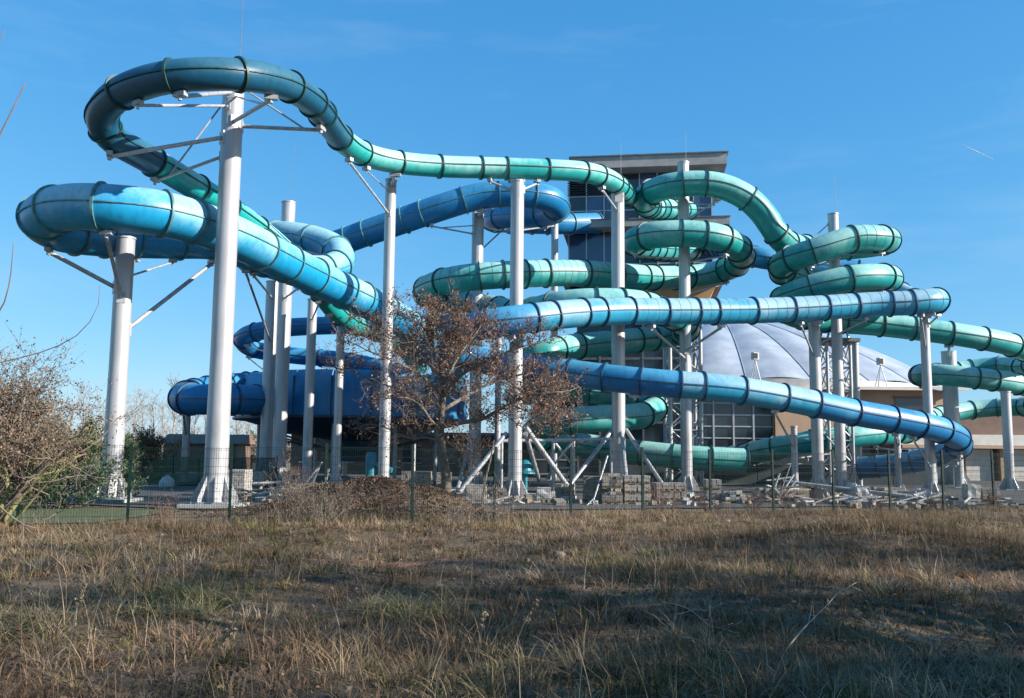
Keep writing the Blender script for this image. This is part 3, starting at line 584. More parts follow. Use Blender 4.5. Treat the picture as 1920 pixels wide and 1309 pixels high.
m_dark = mat('dark_pool_wall', (.02, .03, .035), (.045, .055, .06), 1.5, .7)
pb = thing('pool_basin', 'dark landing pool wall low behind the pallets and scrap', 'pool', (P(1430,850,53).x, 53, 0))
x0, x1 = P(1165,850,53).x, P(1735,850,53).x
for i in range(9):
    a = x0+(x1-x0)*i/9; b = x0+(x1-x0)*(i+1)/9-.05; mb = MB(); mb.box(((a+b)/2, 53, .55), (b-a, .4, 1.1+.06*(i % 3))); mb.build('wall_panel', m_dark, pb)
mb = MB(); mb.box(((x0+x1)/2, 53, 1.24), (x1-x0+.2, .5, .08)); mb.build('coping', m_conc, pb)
for i in range(14):
    x = x0+(x1-x0)*i/13; mb = MB(); mb.tube((x, 53.1, 1.25), (x, 53.1, 2.15), .025, n=6); mb.build('railing_post', m_steel, pb)
for z in (1.7, 2.15): mb = MB(); mb.tube((x0, 53.1, z), (x1, 53.1, z), .022, n=6); mb.build('rail', m_steel, pb)
# ------------------------------------------------------------------ mesh fence
SP = 2.03; FH = 1.80
fence = thing('mesh_fence', 'green welded wire mesh fence on slim posts along the meadow', 'fence', (FP0[0], FP0[1], 0))
pm = MB()
for i in range(41): x = i*SP/41+.02; pm.box((x, 0, FH/2+.03), (.0055, .0055, FH-.1))
for k in range(10): pm.box((SP/2, -.006, .12+k*(FH-.2)/9), (SP, .007, .007)); 
for k in (0, 3, 6, 9):
    for d in (.035,): pm.box((SP/2, -.006, .12+k*(FH-.2)/9+d), (SP, .007, .007))
pdata = None; post_data = None
fa = math.atan2(FD[1], FD[0])
for i in range(-3, 17):
    p = FP0+FD*SP*i; z = float(ht(p[0], p[1])); z2 = z
    if pdata is None:
        pdata = bpy.data.meshes.new('mesh_panel'); pdata.from_pydata(np.vstack(pm.v).tolist(), [], pm.f); pdata.materials.append(m_gmetal)
        q = MB(); q.box((0, 0, FH/2-.12), (.06, .045, FH+.3)); q.box((0, 0, FH+.04), (.066, .05, .02))
        for k in range(3): q.box((0, -.03, .3+k*.6), (.08, .02, .05))
        post_data = bpy.data.meshes.new('post'); post_data.from_pydata(np.vstack(q.v).tolist(), [], q.f); post_data.materials.append(m_gmetal)
    for nm, da in (('post', post_data), ('mesh_panel', pdata)):
        if nm == 'mesh_panel' and i == 16: continue
        o = bpy.data.objects.new(nm, da); C.objects.link(o); o.parent = fence; o.location = (p[0]-FP0[0], p[1]-FP0[1], z2-.05); o.rotation_euler = (0, 0, fa)
        if nm == 'post': o.rotation_euler = (random.uniform(-.008, .008), random.uniform(-.012, .012), fa)
sf = thing('screen_fence', 'dark green screened fence behind the tallest column', 'fence', (P(350,850,42).x, 42, 0))
x0, x1 = P(282,850,42).x, P(520,850,42).x; n = 5
for i in range(n+1):
    x = x0+(x1-x0)*i/n; mb = MB(); mb.box((x, 42, .75), (.06, .06, 1.5)); mb.build('post', m_gmetal, sf)
    if i < n:
        mb = MB()
        for k in range(30): mb.box((x+(x1-x0)/n*(k+.5)/30, 42.0, .7), (.022, .012, 1.3))
        for z in (.1, .72, 1.36): mb.box((x+(x1-x0)/n/2, 42.02, z), ((x1-x0)/n, .02, .03))
        mb.build('mesh_panel', m_gmetal, sf)
# ------------------------------------------------------------------ pallets of paving blocks
def pallet_stack(xa, xb, yt, yb, label, tiers=1, m=None, loose=0, depth=.95):
    m = m or m_block; px = (xa+xb)/2; Y = EYE*F/(yb-hor(px)); w = (xb-xa)/F*Y; H = (yb-yt)/F*Y; X = P(px, 850, Y).x
    th = thing('pallet_stack', label, 'pallet', (X, Y, 0)); rz = random.uniform(-.08, .08); z = .08
    cr_, sr_ = math.cos(rz), math.sin(rz); TH = H/tiers
    def L(u, d, zz): return (X+u*cr_-d*sr_, Y+depth/2+u*sr_+d*cr_, zz)
    for t in range(tiers):
        mb = MB()
        for k in range(3):
            mb.box(L(0, -depth/2+.08+k*(depth-.16)/2, z+.055), (w, .1, .05), rz)
            for j in range(3): mb.box(L(-w/2+.08+j*(w-.16)/2, -depth/2+.08+k*(depth-.16)/2, z+.025), (.12, .1, .06), rz)
        for k in range(6): mb.box(L(-w/2+.06+k*(w-.12)/5, 0, z+.095), (.1, depth, .022), rz)
        mb.build('pallet', m_wood, th); z += .11
        hh = max(.1, TH-.12); bh = .085; nz = max(1, int(hh/bh)); bh = hh/nz; nb = max(3, int(w/.19)); nd = max(3, int(depth/.19)); mb = MB()
        for kz in range(nz):
            for i in range(nb):
                for j in range(nd):
                    if 0 < i < nb-1 and 0 < j < nd-1 and kz < nz-2: continue
                    if kz >= nz-2 and random.random() < loose*.35*(kz-nz+3): continue
                    u = -w/2+(i+.5)*w/nb; d = -depth/2+(j+.5)*depth/nd
                    mb.box(L(u+random.uniform(-.012, .012), d+random.uniform(-.014, .014), z+kz*bh+bh/2), (w/nb-.014, depth/nd-.014, bh-.008), rz+random.uniform(-.06, .06)*(1+3*loose))
        tag(mb.build('blocks', m, th), kind='stuff'); z += hh
    return th
pallet_stack(426,461,884,934,'tall block stack directly right of the tallest column',1,m_blockw)
pallet_stack(466,493,887,918,'small pale block stack left of the paired columns',1,m_blockw)
pallet_stack(754,807,887,930,'greyish paving block stack behind the oak, left of its trunk',1)
pallet_stack(818,846,889,928,'narrow block stack just right of the oak trunk',1)
pallet_stack(832,866,922,948,'low tumbled block pile right of the oak foot',1,m_blockw,1)
pallet_stack(1044,1079,911,942,'rounded heap of cobbles on a pallet by the low lattice frame',1,m_block,1)
pallet_stack(1096,1126,896,946,'two tier block stack beside a fence post right of centre',2)
pallet_stack(1129,1167,891,948,'loosely topped two tier block stack in front of the teal end column',2,m_block,1)
pallet_stack(1170,1219,894,947,'three tier block stack, widest of the pallet row',3,m_blockw)
pallet_stack(1229,1286,908,943,'broad two tier block stack left of the tall loop column',2)
pallet_stack(1326,1354,902,944,'tall narrow block stack right of the tall loop column',2,m_blockw)
pallet_stack(1357,1398,924,946,'low block pile left of the white scrap heap',1,m_blockw,1)
pallet_stack(1505,1538,912,940,'pale block stack at the foot of the pale slide column',1,m_blockw,.6)
# white tank and wrapped bales
def crate(xa, xb, yt, yb, name, label, cat, m):
    px = (xa+xb)/2; Y = EYE*F/(yb-hor(px)); w = (xb-xa)/F*Y; H = (yb-yt)/F*Y; X = P(px, 850, Y).x
    th = thing(name, label, cat, (X, Y, 0))
    bm = bmesh.new(); bmesh.ops.create_cube(bm, size=1); bmesh.ops.bevel(bm, geom=bm.edges[:], offset=.06, segments=2, affect='EDGES'); bmesh.ops.subdivide_edges(bm, edges=bm.edges[:], cuts=2, use_grid_fill=True)
    for v in bm.verts:
        v.co = Vector((v.co.x*w, v.co.y*w*.8, (v.co.z+.5)*(H-.14)+.2)); v.co += Vector((random.uniform(-.02, .02), random.uniform(-.02, .02), random.uniform(-.015, .015)))
    me = bpy.data.meshes.new('wrapped_load'); bm.to_mesh(me); bm.free(); me.materials.append(m); o = bpy.data.objects.new('wrapped_load', me); C.objects.link(o); o.parent = th; o.location = (0, w*.4, 0)
    mb = MB()
    for k in range(3): mb.box((X-w/2+.08+k*(w-.16)/2, Y+w*.4, .12), (.1, w*.8, .1))
    for k in range(5): mb.box((X, Y+.06+k*(w*.8-.1)/4, .18), (w, .1, .025))
    mb.build('pallet', m_wood, th); return th
crate(1006,1034,917,945,'wrapped_pallet','white box load on a pallet right of the central column','pallet',m_white)
crate(873,912,912,950,'wrapped_pallet','pale foil wrapped load at the foot of the grey column','pallet',m_blockw)
crate(1604,1630,915,946,'wrapped_pallet','white sheeted bale among the rubble under the lattice mast','pallet',m_white)
crate(1810,1836,910,944,'wrapped_pallet','pale concrete cube load near the right garage doors','pallet',m_conc)
# scrap heaps of white posts
def scrap(px, yb, wpx, hpx, n, label, lo=.5, hi=1.5, seed=1, steep=.12):
    rr = random.Random(seed); Y = EYE*F/(yb-hor(px)); c = G(px, Y); w = wpx/F*Y; h = hpx/F*Y
    th = thing('scrap_heap', label, 'scrap', (c.x, c.y, 0))
    for i in range(n):
        u = rr.gauss(0, .3); z = .12+abs(rr.gauss(0, .35))*h*(1-min(.8, abs(u))); l = rr.uniform(lo, hi); a = rr.uniform(-.5, .5)+(1.3 if rr.random() < .2 else 0); el = rr.uniform(-.25, .3) if rr.random() > steep else rr.uniform(.8, 1.3)
        d = Vector((math.cos(a)*math.cos(el), math.sin(a)*math.cos(el)*.6, abs(math.sin(el)))) * l
        p = Vector((c.x+u*w, c.y+rr.uniform(-.5, .5), z)); mb = MB()
        if rr.random() < .6: mb.tube(p-d/2*Vector((1, 1, 0)).length/1.5 if 0 else p, p+d, rr.uniform(.02, .045), n=8); nm = 'pipe'
        else: mb.box(p+d/2, (l, rr.uniform(.06, .14), .04), a, ry=-el); nm = 'plank'
        mb.build(nm, rr.choice((m_white, m_white, m_conc, m_wood, m_steel)), th, smooth=nm == 'pipe')
    return th
scrap(525,942,110,45,46,'tangled heap of white posts and boards left of the leaf mound',seed=2)
scrap(1452,944,52,52,34,'heap of white pipes and boards right of the pallet row',seed=5)
scrap(1590,948,120,14,30,'flat spread of pale rubble boards under the lattice mast',.3,1.2,seed=8,steep=.03)
scrap(1700,946,130,10,24,'thin scatter of pale boards below the low blue bend',.3,1.2,seed=9,steep=0)
scrap(940,950,60,16,18,'little scatter of white offcuts in front of the central column',.2,.7,seed=11)
# long poles and sheeted ramp in the right yard
th = thing('pole_bundle', 'bundle of long pale poles lying slanted across the right yard', 'poles', G(1600, 33))
for i in range(7):
    mb = MB(); mb.tube(P(1468+i*14,902+i*2.2,34+i*.15), P(1700+i*10,930+i*1.6,32+i*.2), .055, n=10); mb.build('pole', m_zinc if i % 2 else m_white, th, smooth=True)
for px, py in ((1500, 915), (1690, 935)):
    q = P(px, py, 33.5); mb = MB(); mb.box((q.x, q.y+.4, q.z/2), (.4, 1.6, q.z)); mb.build('trestle', m_wood, th)
def tarp(px, yb, wpx, hpx, label, seed):
    rr = np.random.default_rng(seed); Y = EYE*F/(yb-hor(px)); c = G(px, Y); w = wpx/F*Y; h = hpx/F*Y; n = 22
    th = thing('covered_heap', label, 'heap', (c.x, c.y, 0)); u, v_ = np.meshgrid(np.linspace(-1, 1, n), np.linspace(-1, 1, n))
    z = h*np.clip(1-np.abs(u)**3, 0, 1)*np.clip(1-np.abs(v_)**3, 0, 1)*(.8+.2*np.sin(4*u+seed))+.06*rr.standard_normal((n, n))*(np.abs(u) < .95)*(np.abs(v_) < .95)
    z += .05*np.sin(9*u+3*v_); z = np.maximum(z, .02)+.06
    vv = np.stack([c.x+u*w/2, c.y+.8+v_*.8, z], -1).reshape(-1, 3); mb = MB(); mb.add(vv, [(j*n+i, j*n+i+1, (j+1)*n+i+1, (j+1)*n+i) for j in range(n-1) for i in range(n-1)])
    mb.build('tarpaulin', m_white if seed % 2 else m_blockw, th)
    for k in range(5): mb = MB(); mb.box((c.x+(k-2)*w*.2, c.y-.1, .14), (.22, .12, .12), rr.uniform(-.5, .5)); mb.build('weight_block', m_block, th)
tarp(1620,944,60,34,'white tarpaulin heap left of a fence post under the mast',3); tarp(1560,943,50,26,'grey covered heap at the base of the pale slide column',4); tarp(1740,945,50,22,'crumpled pale sheet heap near the stub column',7)
# cyan plastic hoods and small play parts beneath the bowl
m_aqua = mat('aqua_plastic', (.015, .17, .22), (.03, .24, .30), 3, .4)
th = thing('splash_hood', 'rounded aqua hood beside the base of the central column', 'hood', G(985, 37.2)); q = G(985, 37.2)
mb = MB(); z1 = hgt(862, 37.2, 985); mb.lathe((q.x, q.y, 0), [(.10, .1), (.11, z1-.6), (.30, z1-.45), (.27, z1-.2), (.15, z1-.05), (.01, z1)], 20); mb.build('hood', m_aqua, th, smooth=True)
mb = MB(); mb.lathe((q.x, q.y, 0), [(.2, z1-.52), (.42, z1-.56), (.41, z1-.5), (.2, z1-.44)], 20); mb.build('brim', m_aqua, th, smooth=True)
th = thing('play_tube', 'bright aqua play tube between two slender columns', 'play tube', G(696, 46)); q = G(696, 46)
mb = MB(); z1 = hgt(848, 46, 696); mb.lathe((q.x, q.y, 0), [(.27, .08), (.28, z1-.2), (.22, z1), (.05, z1+.03)], 20); mb.build('drum', m_aqua, th, smooth=True)
mb = MB(); mb.tube((q.x, q.y, z1-.5), (q.x+1.1, q.y-.3, z1-.9), .14, n=14); mb.build('spout', m_aqua, th, smooth=True)
th = thing('white_sack', 'white bulging sack on the pavement behind the left columns', 'sack', G(316, 40)); q = G(316, 40)
bm = bmesh.new(); bmesh.ops.create_icosphere(bm, subdivisions=3, radius=1)
for v in bm.verts: v.co = Vector((v.co.x*.34, v.co.y*.3, max(-.35, v.co.z)*.36+.2+.03*math.sin(9*v.co.x+5*v.co.y)))
me = bpy.data.meshes.new('sack'); bm.to_mesh(me); bm.free(); me.materials.append(m_white); me.polygons.foreach_set('use_smooth', [True]*len(me.polygons)); o = bpy.data.objects.new('sack', me); C.objects.link(o); o.parent = th
mb = MB(); mb.lathe((q.x, q.y, 0), [(.06, .5), (.11, .60), (.02, .62)], 10); mb.build('tied_neck', m_white, th)
# leaning prop and road works trestle behind the fence
th = thing('leaning_prop', 'thin steel prop leaning between the pallets right of centre', 'prop', G(1118, 30))
mb = MB(); mb.tube(P(1139,855,31), P(1112,940,30), .03, n=8); mb.build('tube', m_steel, th, smooth=True)
for dx in (-16, 0, 14): mb = MB(); mb.tube(P(1112,936,30), G(1112+dx, 30-.3*abs(dx)/8), .02, n=6); mb.build('foot', m_steel, th)
th = thing('leaning_pole', 'dark thin pole leaning left of the central column', 'pole', G(905, 28))
mb = MB(); mb.polytube([G(904, 28), P(910,900,28.2), P(920,860,28.5), P(926,826,28.8)], [.04, .035, .03, .02], 6); mb.build('pole', m_bark, th)

# loose rubble strewn over the yard
rr = np.random.default_rng(55); mb = MB()
for i in range(420):
    px = rr.uniform(430, 1900); Y = rr.uniform(29.5, 36) if px > 830 else rr.uniform(29, 33); p = G(px, Y); s_ = abs(rr.normal(.10, .06))+.04
    mb.box((p.x, p.y, .08+s_*.3), (s_*rr.uniform(.8, 2.2), s_*rr.uniform(.7, 1.4), s_*rr.uniform(.5, .9)), rr.uniform(0, 3), int(rr.integers(0, 4)), rx=rr.uniform(-.3, .3))
tag(mb.build('rubble', [m_block, m_blockw, m_conc, m_wood]), 'loose rubble and broken blocks strewn over the yard', 'rubble', kind='stuff')
pallet_stack(1420,1442,918,944,'small block remnant left of the white pipe heap',1,m_block,1)
pallet_stack(1652,1690,917,943,'low block stack between two right fence posts',1,m_block,.8)
pallet_stack(1840,1872,918,944,'dark block stack near the right spiral column',1,m_block,.3)
pallet_stack(925,950,920,944,'small block stack against the central column',1,m_block,.6)
# ------------------------------------------------------------------ leaf mound
mc = np.array((G(690, 24.6).x, 24.9))
def mound_h(x, y): return ht(x, y)+.92*np.exp(-((x-mc[0]+.2)/2.2)**2-((y-mc[1])/1.5)**2)*(1+.08*np.sin(3*x+2*y))+.3*np.exp(-((x-mc[0]-1.8)/1.0)**2-((y-mc[1])/1.2)**2)
n = 46; xs = np.linspace(mc[0]-4.2, mc[0]+4.2, n); ys = np.linspace(mc[1]-3.2, mc[1]+3.2, n); XX, YY = np.meshgrid(xs, ys); ZZ = mound_h(XX, YY)+.02*rng.standard_normal((n, n))
edge = np.minimum(np.minimum(XX-xs[0], xs[-1]-XX), np.minimum(YY-ys[0], ys[-1]-YY)); ZZ = np.where(edge < .05, -.1, ZZ)
md = thing('leaf_mound', 'brown mound of earth and fallen leaves behind the fence', 'mound', (mc[0], mc[1], 0))
mb = MB(); mb.add(np.stack([XX, YY, ZZ], -1).reshape(-1, 3), [(j*n+i, j*n+i+1, (j+1)*n+i+1, (j+1)*n+i) for j in range(n-1) for i in range(n-1)]); mb.build('soil', m_soil, md, smooth='all')
def leaves(c, size, cols, r, flat=.0):
    """quads (bent) at centres c; returns verts, quads, colours"""
    k = len(c); nrm = r.standard_normal((k, 3)); nrm[:, 2] = nrm[:, 2]*(1-flat)+flat*2; nrm /= np.linalg.norm(nrm, axis=1)[:, None]
    t = np.cross(nrm, r.standard_normal((k, 3))); t /= np.linalg.norm(t, axis=1)[:, None]; b = np.cross(nrm, t)
    s = (size*r.uniform(.6, 1.3, k))[:, None]
    v = np.stack([c-t*s*.5, c+b*s*.28+nrm*s*.08, c+t*s*.5, c-b*s*.28+nrm*s*.08], 1).reshape(-1, 3)
    q = np.arange(k*4).reshape(-1, 4); return v, q, np.repeat(cols, 4, 0)
def palette(k, cols, r, jit=.18):
    cols = np.array(cols); c = cols[r.integers(0, len(cols), k)]; return np.clip(c*(1+jit*r.standard_normal((k, 1))), .005, 1)
k = 15000; a = r_ = rng; x = mc[0]+rng.normal(0, 1.6, k); y = mc[1]+rng.normal(0, 1.2, k); z = mound_h(x, y)+rng.uniform(.0, .05, k)
BR = [(.11, .06, .035), (.15, .085, .05), (.08, .048, .032), (.20, .125, .075), (.07, .042, .03)]
v, q, c = leaves(np.stack([x, y, z], 1), .08, palette(k, BR, rng), rng, .4)
tag(soup('fallen_leaves', v, q, c, m_leaf, md), kind='stuff')
# ------------------------------------------------------------------ branching plants
class Plant:
    lo = 1; top = -1
    def __init__(s, seed): s.r = np.random.default_rng(seed); s.seg = {}; s.tips = []; s.mb = {}
    def limb(s, part, pts, r0_, r1_, n=7):
        pts = np.array([tuple(p) for p in pts], float)
        if len(pts) > 2: pts, _ = crom(pts, max(.06, np.linalg.norm(pts[-1]-pts[0])/10))
        s.mb.setdefault(part, MB()).polytube(pts, np.linspace(r0_, r1_, len(pts)), n); return pts
    def grow(s, part, p, d, L, r, depth, spread=.6, upb=.12, kids=(2, 4), shrink=.62, wig=.18, n=4, minr=.004):
        m = 4; pts = [np.array(p, float)]; d = np.array(d, float); d /= np.linalg.norm(d)
        for i in range(m):
            d = d+s.r.standard_normal(3)*wig+np.array((0, 0, upb)); d /= np.linalg.norm(d); pts.append(pts[-1]+d*L/m)
        r1 = max(minr, r*.5)
        s.mb.setdefault(part, MB()).polytube(pts, np.linspace(r, r1, m+1), n if depth > 0 else 3)
        for i in range(1, m+1): s.tips.append((pts[i], depth))
        if depth <= 0: return
        for k in range(int(s.r.integers(kids[0], kids[1]+1))):
            i = int(s.r.integers(s.lo if depth == s.top else 1, m+1)); nd = d*.6+s.r.standard_normal(3)*spread; 
            s.grow(part, pts[i], nd, L*shrink*s.r.uniform(.7, 1.2), max(minr, r*.55), depth-1, spread, upb, kids, shrink, wig, n, minr)
    def build(s, th, mats): return {k: m.build(k, mats.get(k, m_bark), th, smooth='all') for k, m in s.mb.items()}
m_twig = mat('dry_twig', (.12, .09, .07), (.21, .165, .125), 9, .9)
m_barkl = mat('grey_bark', (.13, .105, .08), (.22, .185, .145), 8, .9, 0, .3)
# oak with brown leaves
OY = 28.0; ob = G(834, OY)
oak = thing('oak_tree', 'oak tree holding dry brown leaves in front of the slides', 'tree', (ob.x, ob.y, 0)); pl = Plant(11)
def oo(px, py, dy=0): return P(px, py, OY+dy)
tr_ = pl.limb('trunk', [ob+Vector((.03, 0, -.1)), oo(837,905), oo(831,855), oo(826,805), oo(829,760), oo(833,722), oo(826,690), oo(812,650), oo(808,624)], .17, .035, 10)
limbs = [([oo(829,800), oo(866,792), oo(906,786,-.3), oo(950,760,-.5), oo(1005,738,-.6), oo(1058,735,-.5)], .085, .02, 1.0),
 ([oo(830,745), oo(862,705,-.5), oo(905,680,-.9), oo(965,655,-1.2), oo(1010,640,-1.2)], .075, .018, 1.0),
 ([oo(832,725), oo(858,670,.4), oo(885,635,.6), oo(905,606,.7)], .065, .015, 1.0),
 ([oo(829,770), oo(870,745,.8), oo(930,715,1.4), oo(1000,700,1.7), oo(1070,720,1.6)], .07, .016, 1.0),
 ([oo(826,690), oo(850,640,-.3), oo(862,615,-.5), oo(858,592,-.5)], .05, .012, 1.0),
 ([oo(818,665), oo(790,630,.5), oo(770,600,.8), oo(745,585,.9)], .045, .012, .7),
 ([oo(828,740), oo(790,705,-.6), oo(745,680,-1), oo(695,660,-1.2), oo(655,640,-1.2)], .06, .014, .6),
 ([oo(826,765), oo(785,742,.6), oo(730,725,1.0), oo(672,700,1.2), oo(630,690,1.2)], .055, .013, .42),
 ([oo(826,805), oo(806,786,-.5), oo(790,762,-.9), oo(760,745,-1.2), oo(700,752,-1.4)], .05, .012, .25),
 ([oo(828,830), oo(800,820,.2), oo(765,822,.4), oo(720,800,.6), oo(680,795,.8)], .04, .010, .25),
 ([oo(831,850), oo(850,842,-.3), oo(875,848,-.4), oo(900,838,-.5)], .03, .008, .3),
 ([oo(812,650), oo(800,620,-.3), oo(805,596,-.4)], .04, .010, .9),
 ([oo(960,760,-.5), oo(1000,775,-.7), oo(1040,790,-.8)], .03, .008, .8),
 ([oo(940,715,1.4), oo(985,735,1.5), oo(1050,765,1.4)], .03, .008, .9),
 ([oo(826,700), oo(775,660,1.0), oo(720,622,1.6), oo(680,606,1.8)], .05, .012, .75)]
lc = []
for pts, ra, rb, dens in limbs:
    pp = pl.limb('limb', pts, ra, rb, 7); m = len(pp)
    for i in range(2, m):
        for _ in range(3):
            fr = i/m; before = len(pl.tips)
            dd = pp[i]-pp[i-1]; dd /= np.linalg.norm(dd); d = dd*.5+pl.r.standard_normal(3)*.75+np.array((0, 0, .15))
            pl.grow('branches', pp[i], d, pl.r.uniform(.45, 1.05)*(1.15-.45*fr), max(.008, ra*.22), 2, .7, .10, (2, 4), .62, .2, 4, .0035)
            for p, dpt in pl.tips[before:]:
                if pl.r.random() < dens*.55 and dpt <= 1: lc.append(p)
pl.build(oak, {'branches': m_twig, 'limb': m_barkl})
lc = np.array(lc); lc = lc[pl.r.random(len(lc)) < .47]; lc = np.repeat(lc, 5, 0)+pl.r.normal(0, .07, (len(lc)*5, 3))
OB = [(.19, .105, .07), (.25, .145, .10), (.14, .08, .058), (.31, .20, .145), (.11, .068, .052), (.21, .115, .075)]
v, q, c = leaves(lc, .078, palette(len(lc), OB, pl.r), pl.r)
tag(soup('crown', v, q, c, m_leaf, oak), kind='stuff'); print('oak leaves', len(lc))
# seed-hung shrub at left
def shrub(name, label, base, stems, depth, Ls, rad, seed, lcols, lden, lsize, spread=.5, upb=.1, kids=(2, 4), bark=m_bark, cat='shrub', lean=(0, 0), cone=.7, shrink=.66, jit=.05, zmin=0, lo=1):
    th = thing(name, label, cat, tuple(base)); p = Plant(seed); b = np.array(base); p.lo = lo; p.top = depth
    for i in range(stems):
        a = p.r.uniform(0, 2*math.pi); t = p.r.uniform(.1, cone); d = np.array((math.cos(a)*t+lean[0], math.sin(a)*t+lean[1], 1))
        p.grow('stem', b+np.array((math.cos(a), math.sin(a), -.3))*.12, d, Ls*p.r.uniform(.75, 1.15), rad*p.r.uniform(.7, 1.1), depth, spread, upb, kids, shrink, .14, 5, .003)
    p.build(th, {'stem': bark})
    if lden:
        t = np.array([q for q, dd in p.tips if dd <= 1 and q[2] > zmin]); k = int(len(t)*lden); 
        t = t[p.r.integers(0, len(t), k)]+p.r.normal(0, jit, (k, 3)); v, q, c = leaves(t, lsize, palette(k, lcols, p.r), p.r)
        tag(soup('foliage', v, q, c, m_leaf, th), kind='stuff')
    return th
PK = [(.22, .135, .085), (.28, .18, .115), (.16, .10, .068), (.34, .23, .155), (.14, .10, .07), (.20, .16, .07)]
shrub('seedy_shrub', 'large brown twiggy shrub at left in front of the fence', (-10.0, 17.3, .1), 12, 4, 1.5, .05, 21, PK, 2.2, .052, .55, .10, (3, 4), m_twig, lean=(.12, 0), cone=1.0, shrink=.74, zmin=1.45, lo=3)
shrub('seedy_shrub', 'brown twiggy shrub leaning in from the left edge', (-11.5, 17.8, .1), 11, 4, 1.62, .05, 22, PK, 2.2, .052, .55, .10, (3, 4), m_twig, cone=.9, shrink=.74, zmin=1.45, lo=3)
pl = Plant(5); th = thing('lichen_branches', 'low yellow lichened branches splaying from the left shrub foot', 'branch', (-10.2, 17.0, 0))
for pts, ra in (([P(-10,985,17.4), P(45,925,17.4), P(95,870,17.2), P(150,838,17), P(172,826,16.9)], .05), ([P(5,980,17.3), P(60,900,17.6), P(78,845,17.8), P(110,805,18)], .045), ([P(0,960,17), P(15,905,17), P(0,850,17)], .05), ([P(20,985,17.2), P(75,920,17.0), P(110,880,16.8)], .035)):
    pp = pl.limb('limb', pts, ra, .012, 7)
    for i in range(4, len(pp), 2): pl.grow('twigs', pp[i], pp[i]-pp[i-2]+pl.r.standard_normal(3)*.2, .5, .010, 2, .6, .1, (2, 3), .65, .15, 4)
pl.build(th, {'limb': m_barky, 'twigs': m_barky})
# conifer bushes behind the fence
GR = [(.035, .065, .028), (.05, .085, .035), (.07, .105, .045), (.03, .05, .025), (.09, .11, .05)]
GRB = [(.05, .085, .035), (.07, .11, .045), (.10, .14, .06), (.04, .065, .03), (.12, .14, .065)]
def conifer(label, base, w, h, seed, cols, k=5200, name='conifer_bush', cat='bush', ls=.10):
    r = np.random.default_rng(seed); th = thing(name, label, cat, tuple(base)); b = np.array(base); mb = MB(); cc = []
    nb = 70
    for i in range(nb):
        a = r.uniform(0, 2*math.pi); f = r.uniform(0, 1); z = h*f*.8; L = w*(1-f*.65)*r.uniform(.6, 1.1); d = np.array((math.cos(a), math.sin(a), .25+.5*f))
        pts = [b+np.array((0, 0, z))+d*L*t+np.array((0, 0, .12*h*t*t)) for t in np.linspace(0, 1, 5)]; mb.polytube(pts, np.linspace(.02, .004, 5), 4)
        for t in np.linspace(.25, 1, k//nb): cc.append(b+np.array((0, 0, z))+d*L*t+np.array((0, 0, .12*h*t*t))+r.normal(0, .05+.05*w*(1-t), 3))
    mb.polytube([b, b+np.array((0, 0, h*.9))], [.07, .02], 6); mb.build('trunk', m_bark, th)
    v, q, c = leaves(np.array(cc), ls, palette(len(cc), cols, r), r); tag(soup('crown', v, q, c, m_leaf, th), kind='stuff')
conifer('broad dark green conifer bush left of the thick left column', G(125, 26.0), 2.1, 2.3, 31, GRB, 9000)
conifer('low green conifer bush at the far left behind the fence', G(30, 25.0), 1.7, 1.9, 32, GRB, 7000)
conifer('light green conifer bush hugging the thick left column', G(232, 29.5), .75, 2.3, 33, [(.07, .11, .05), (.10, .14, .06), (.05, .08, .04)], 4200)
conifer('rust red bush beyond the thick left column', G(283, 46), 1.3, 2.6, 34, [(.22, .07, .035), (.28, .10, .05), (.12, .06, .035), (.10, .10, .05)], 3600, 'red_bush')
conifer('olive green bush behind the rust red bush', G(268, 50), 1.5, 3.0, 35, [(.10, .11, .05), (.14, .13, .06)], 3200)
conifer('ochre bush in front of the far bare trees', G(325, 70), 3.0, 2.6, 36, [(.26, .16, .08), (.32, .21, .11), (.2, .14, .08)], 3000, 'dry_bush')
# bare trees far behind
def bare(seed):
    p = Plant(seed); p.mb = {}; r = p.r
    tp = p.limb('trunk', [(0, 0, -.2), (r.uniform(-.1, .1), 0, 2.5), (r.uniform(-.3, .3), r.uniform(-.3, .3), 5.2), (r.uniform(-.5, .5), 0, 8.2)], .13, .03, 6)
    for i in range(3, len(tp)):
        for _ in range(3): p.grow('branches', tp[i], r.standard_normal(3)*np.array((1, 1, .4))+np.array((0, 0, .8)), r.uniform(1.0, 2.0)*(1.3-i/len(tp)*.7), .03, 2, .45, .16, (3, 4), .62, .12, 3, .012)
    out = {}
    for k, m in p.mb.items():
        me = bpy.data.meshes.new(k); me.from_pydata(np.vstack(m.v).tolist(), [], m.f); me.materials.append(m_birch); out[k] = me
    return out
kinds = [bare(s) for s in (41, 42, 43, 44)]
spots = [(205,108),(226,112),(247,105),(262,120),(284,110),(303,116),(322,106),(341,118),(362,108),(383,120),(402,112),(424,106),(446,116),(466,109),(484,118),(180,118),(155,110),(130,116),(560,120),(600,112),(640,118),(90,112),(50,116),(15,110),(690,124),(740,118)]
order = ['first','second','third','fourth','fifth','sixth','seventh','eighth','ninth','tenth','eleventh','twelfth','thirteenth','fourteenth','fifteenth']
vis = sorted([s for s in spots])
for i, (px, Y) in enumerate(vis):
    g_ = G(px, Y)
    o = thing('bare_tree', 'pale leafless tree far behind the slides, in the row on the left horizon', 'tree', tuple(g_), 'bare trees on the left horizon')
    sc = random.uniform(.8, 1.15); o.rotation_euler = (0, 0, random.uniform(0, 6.28)); o.scale = (sc, sc, sc)
    for k, me in kinds[i % 4].items(): ch = bpy.data.objects.new(k, me); C.objects.link(ch); ch.parent = o
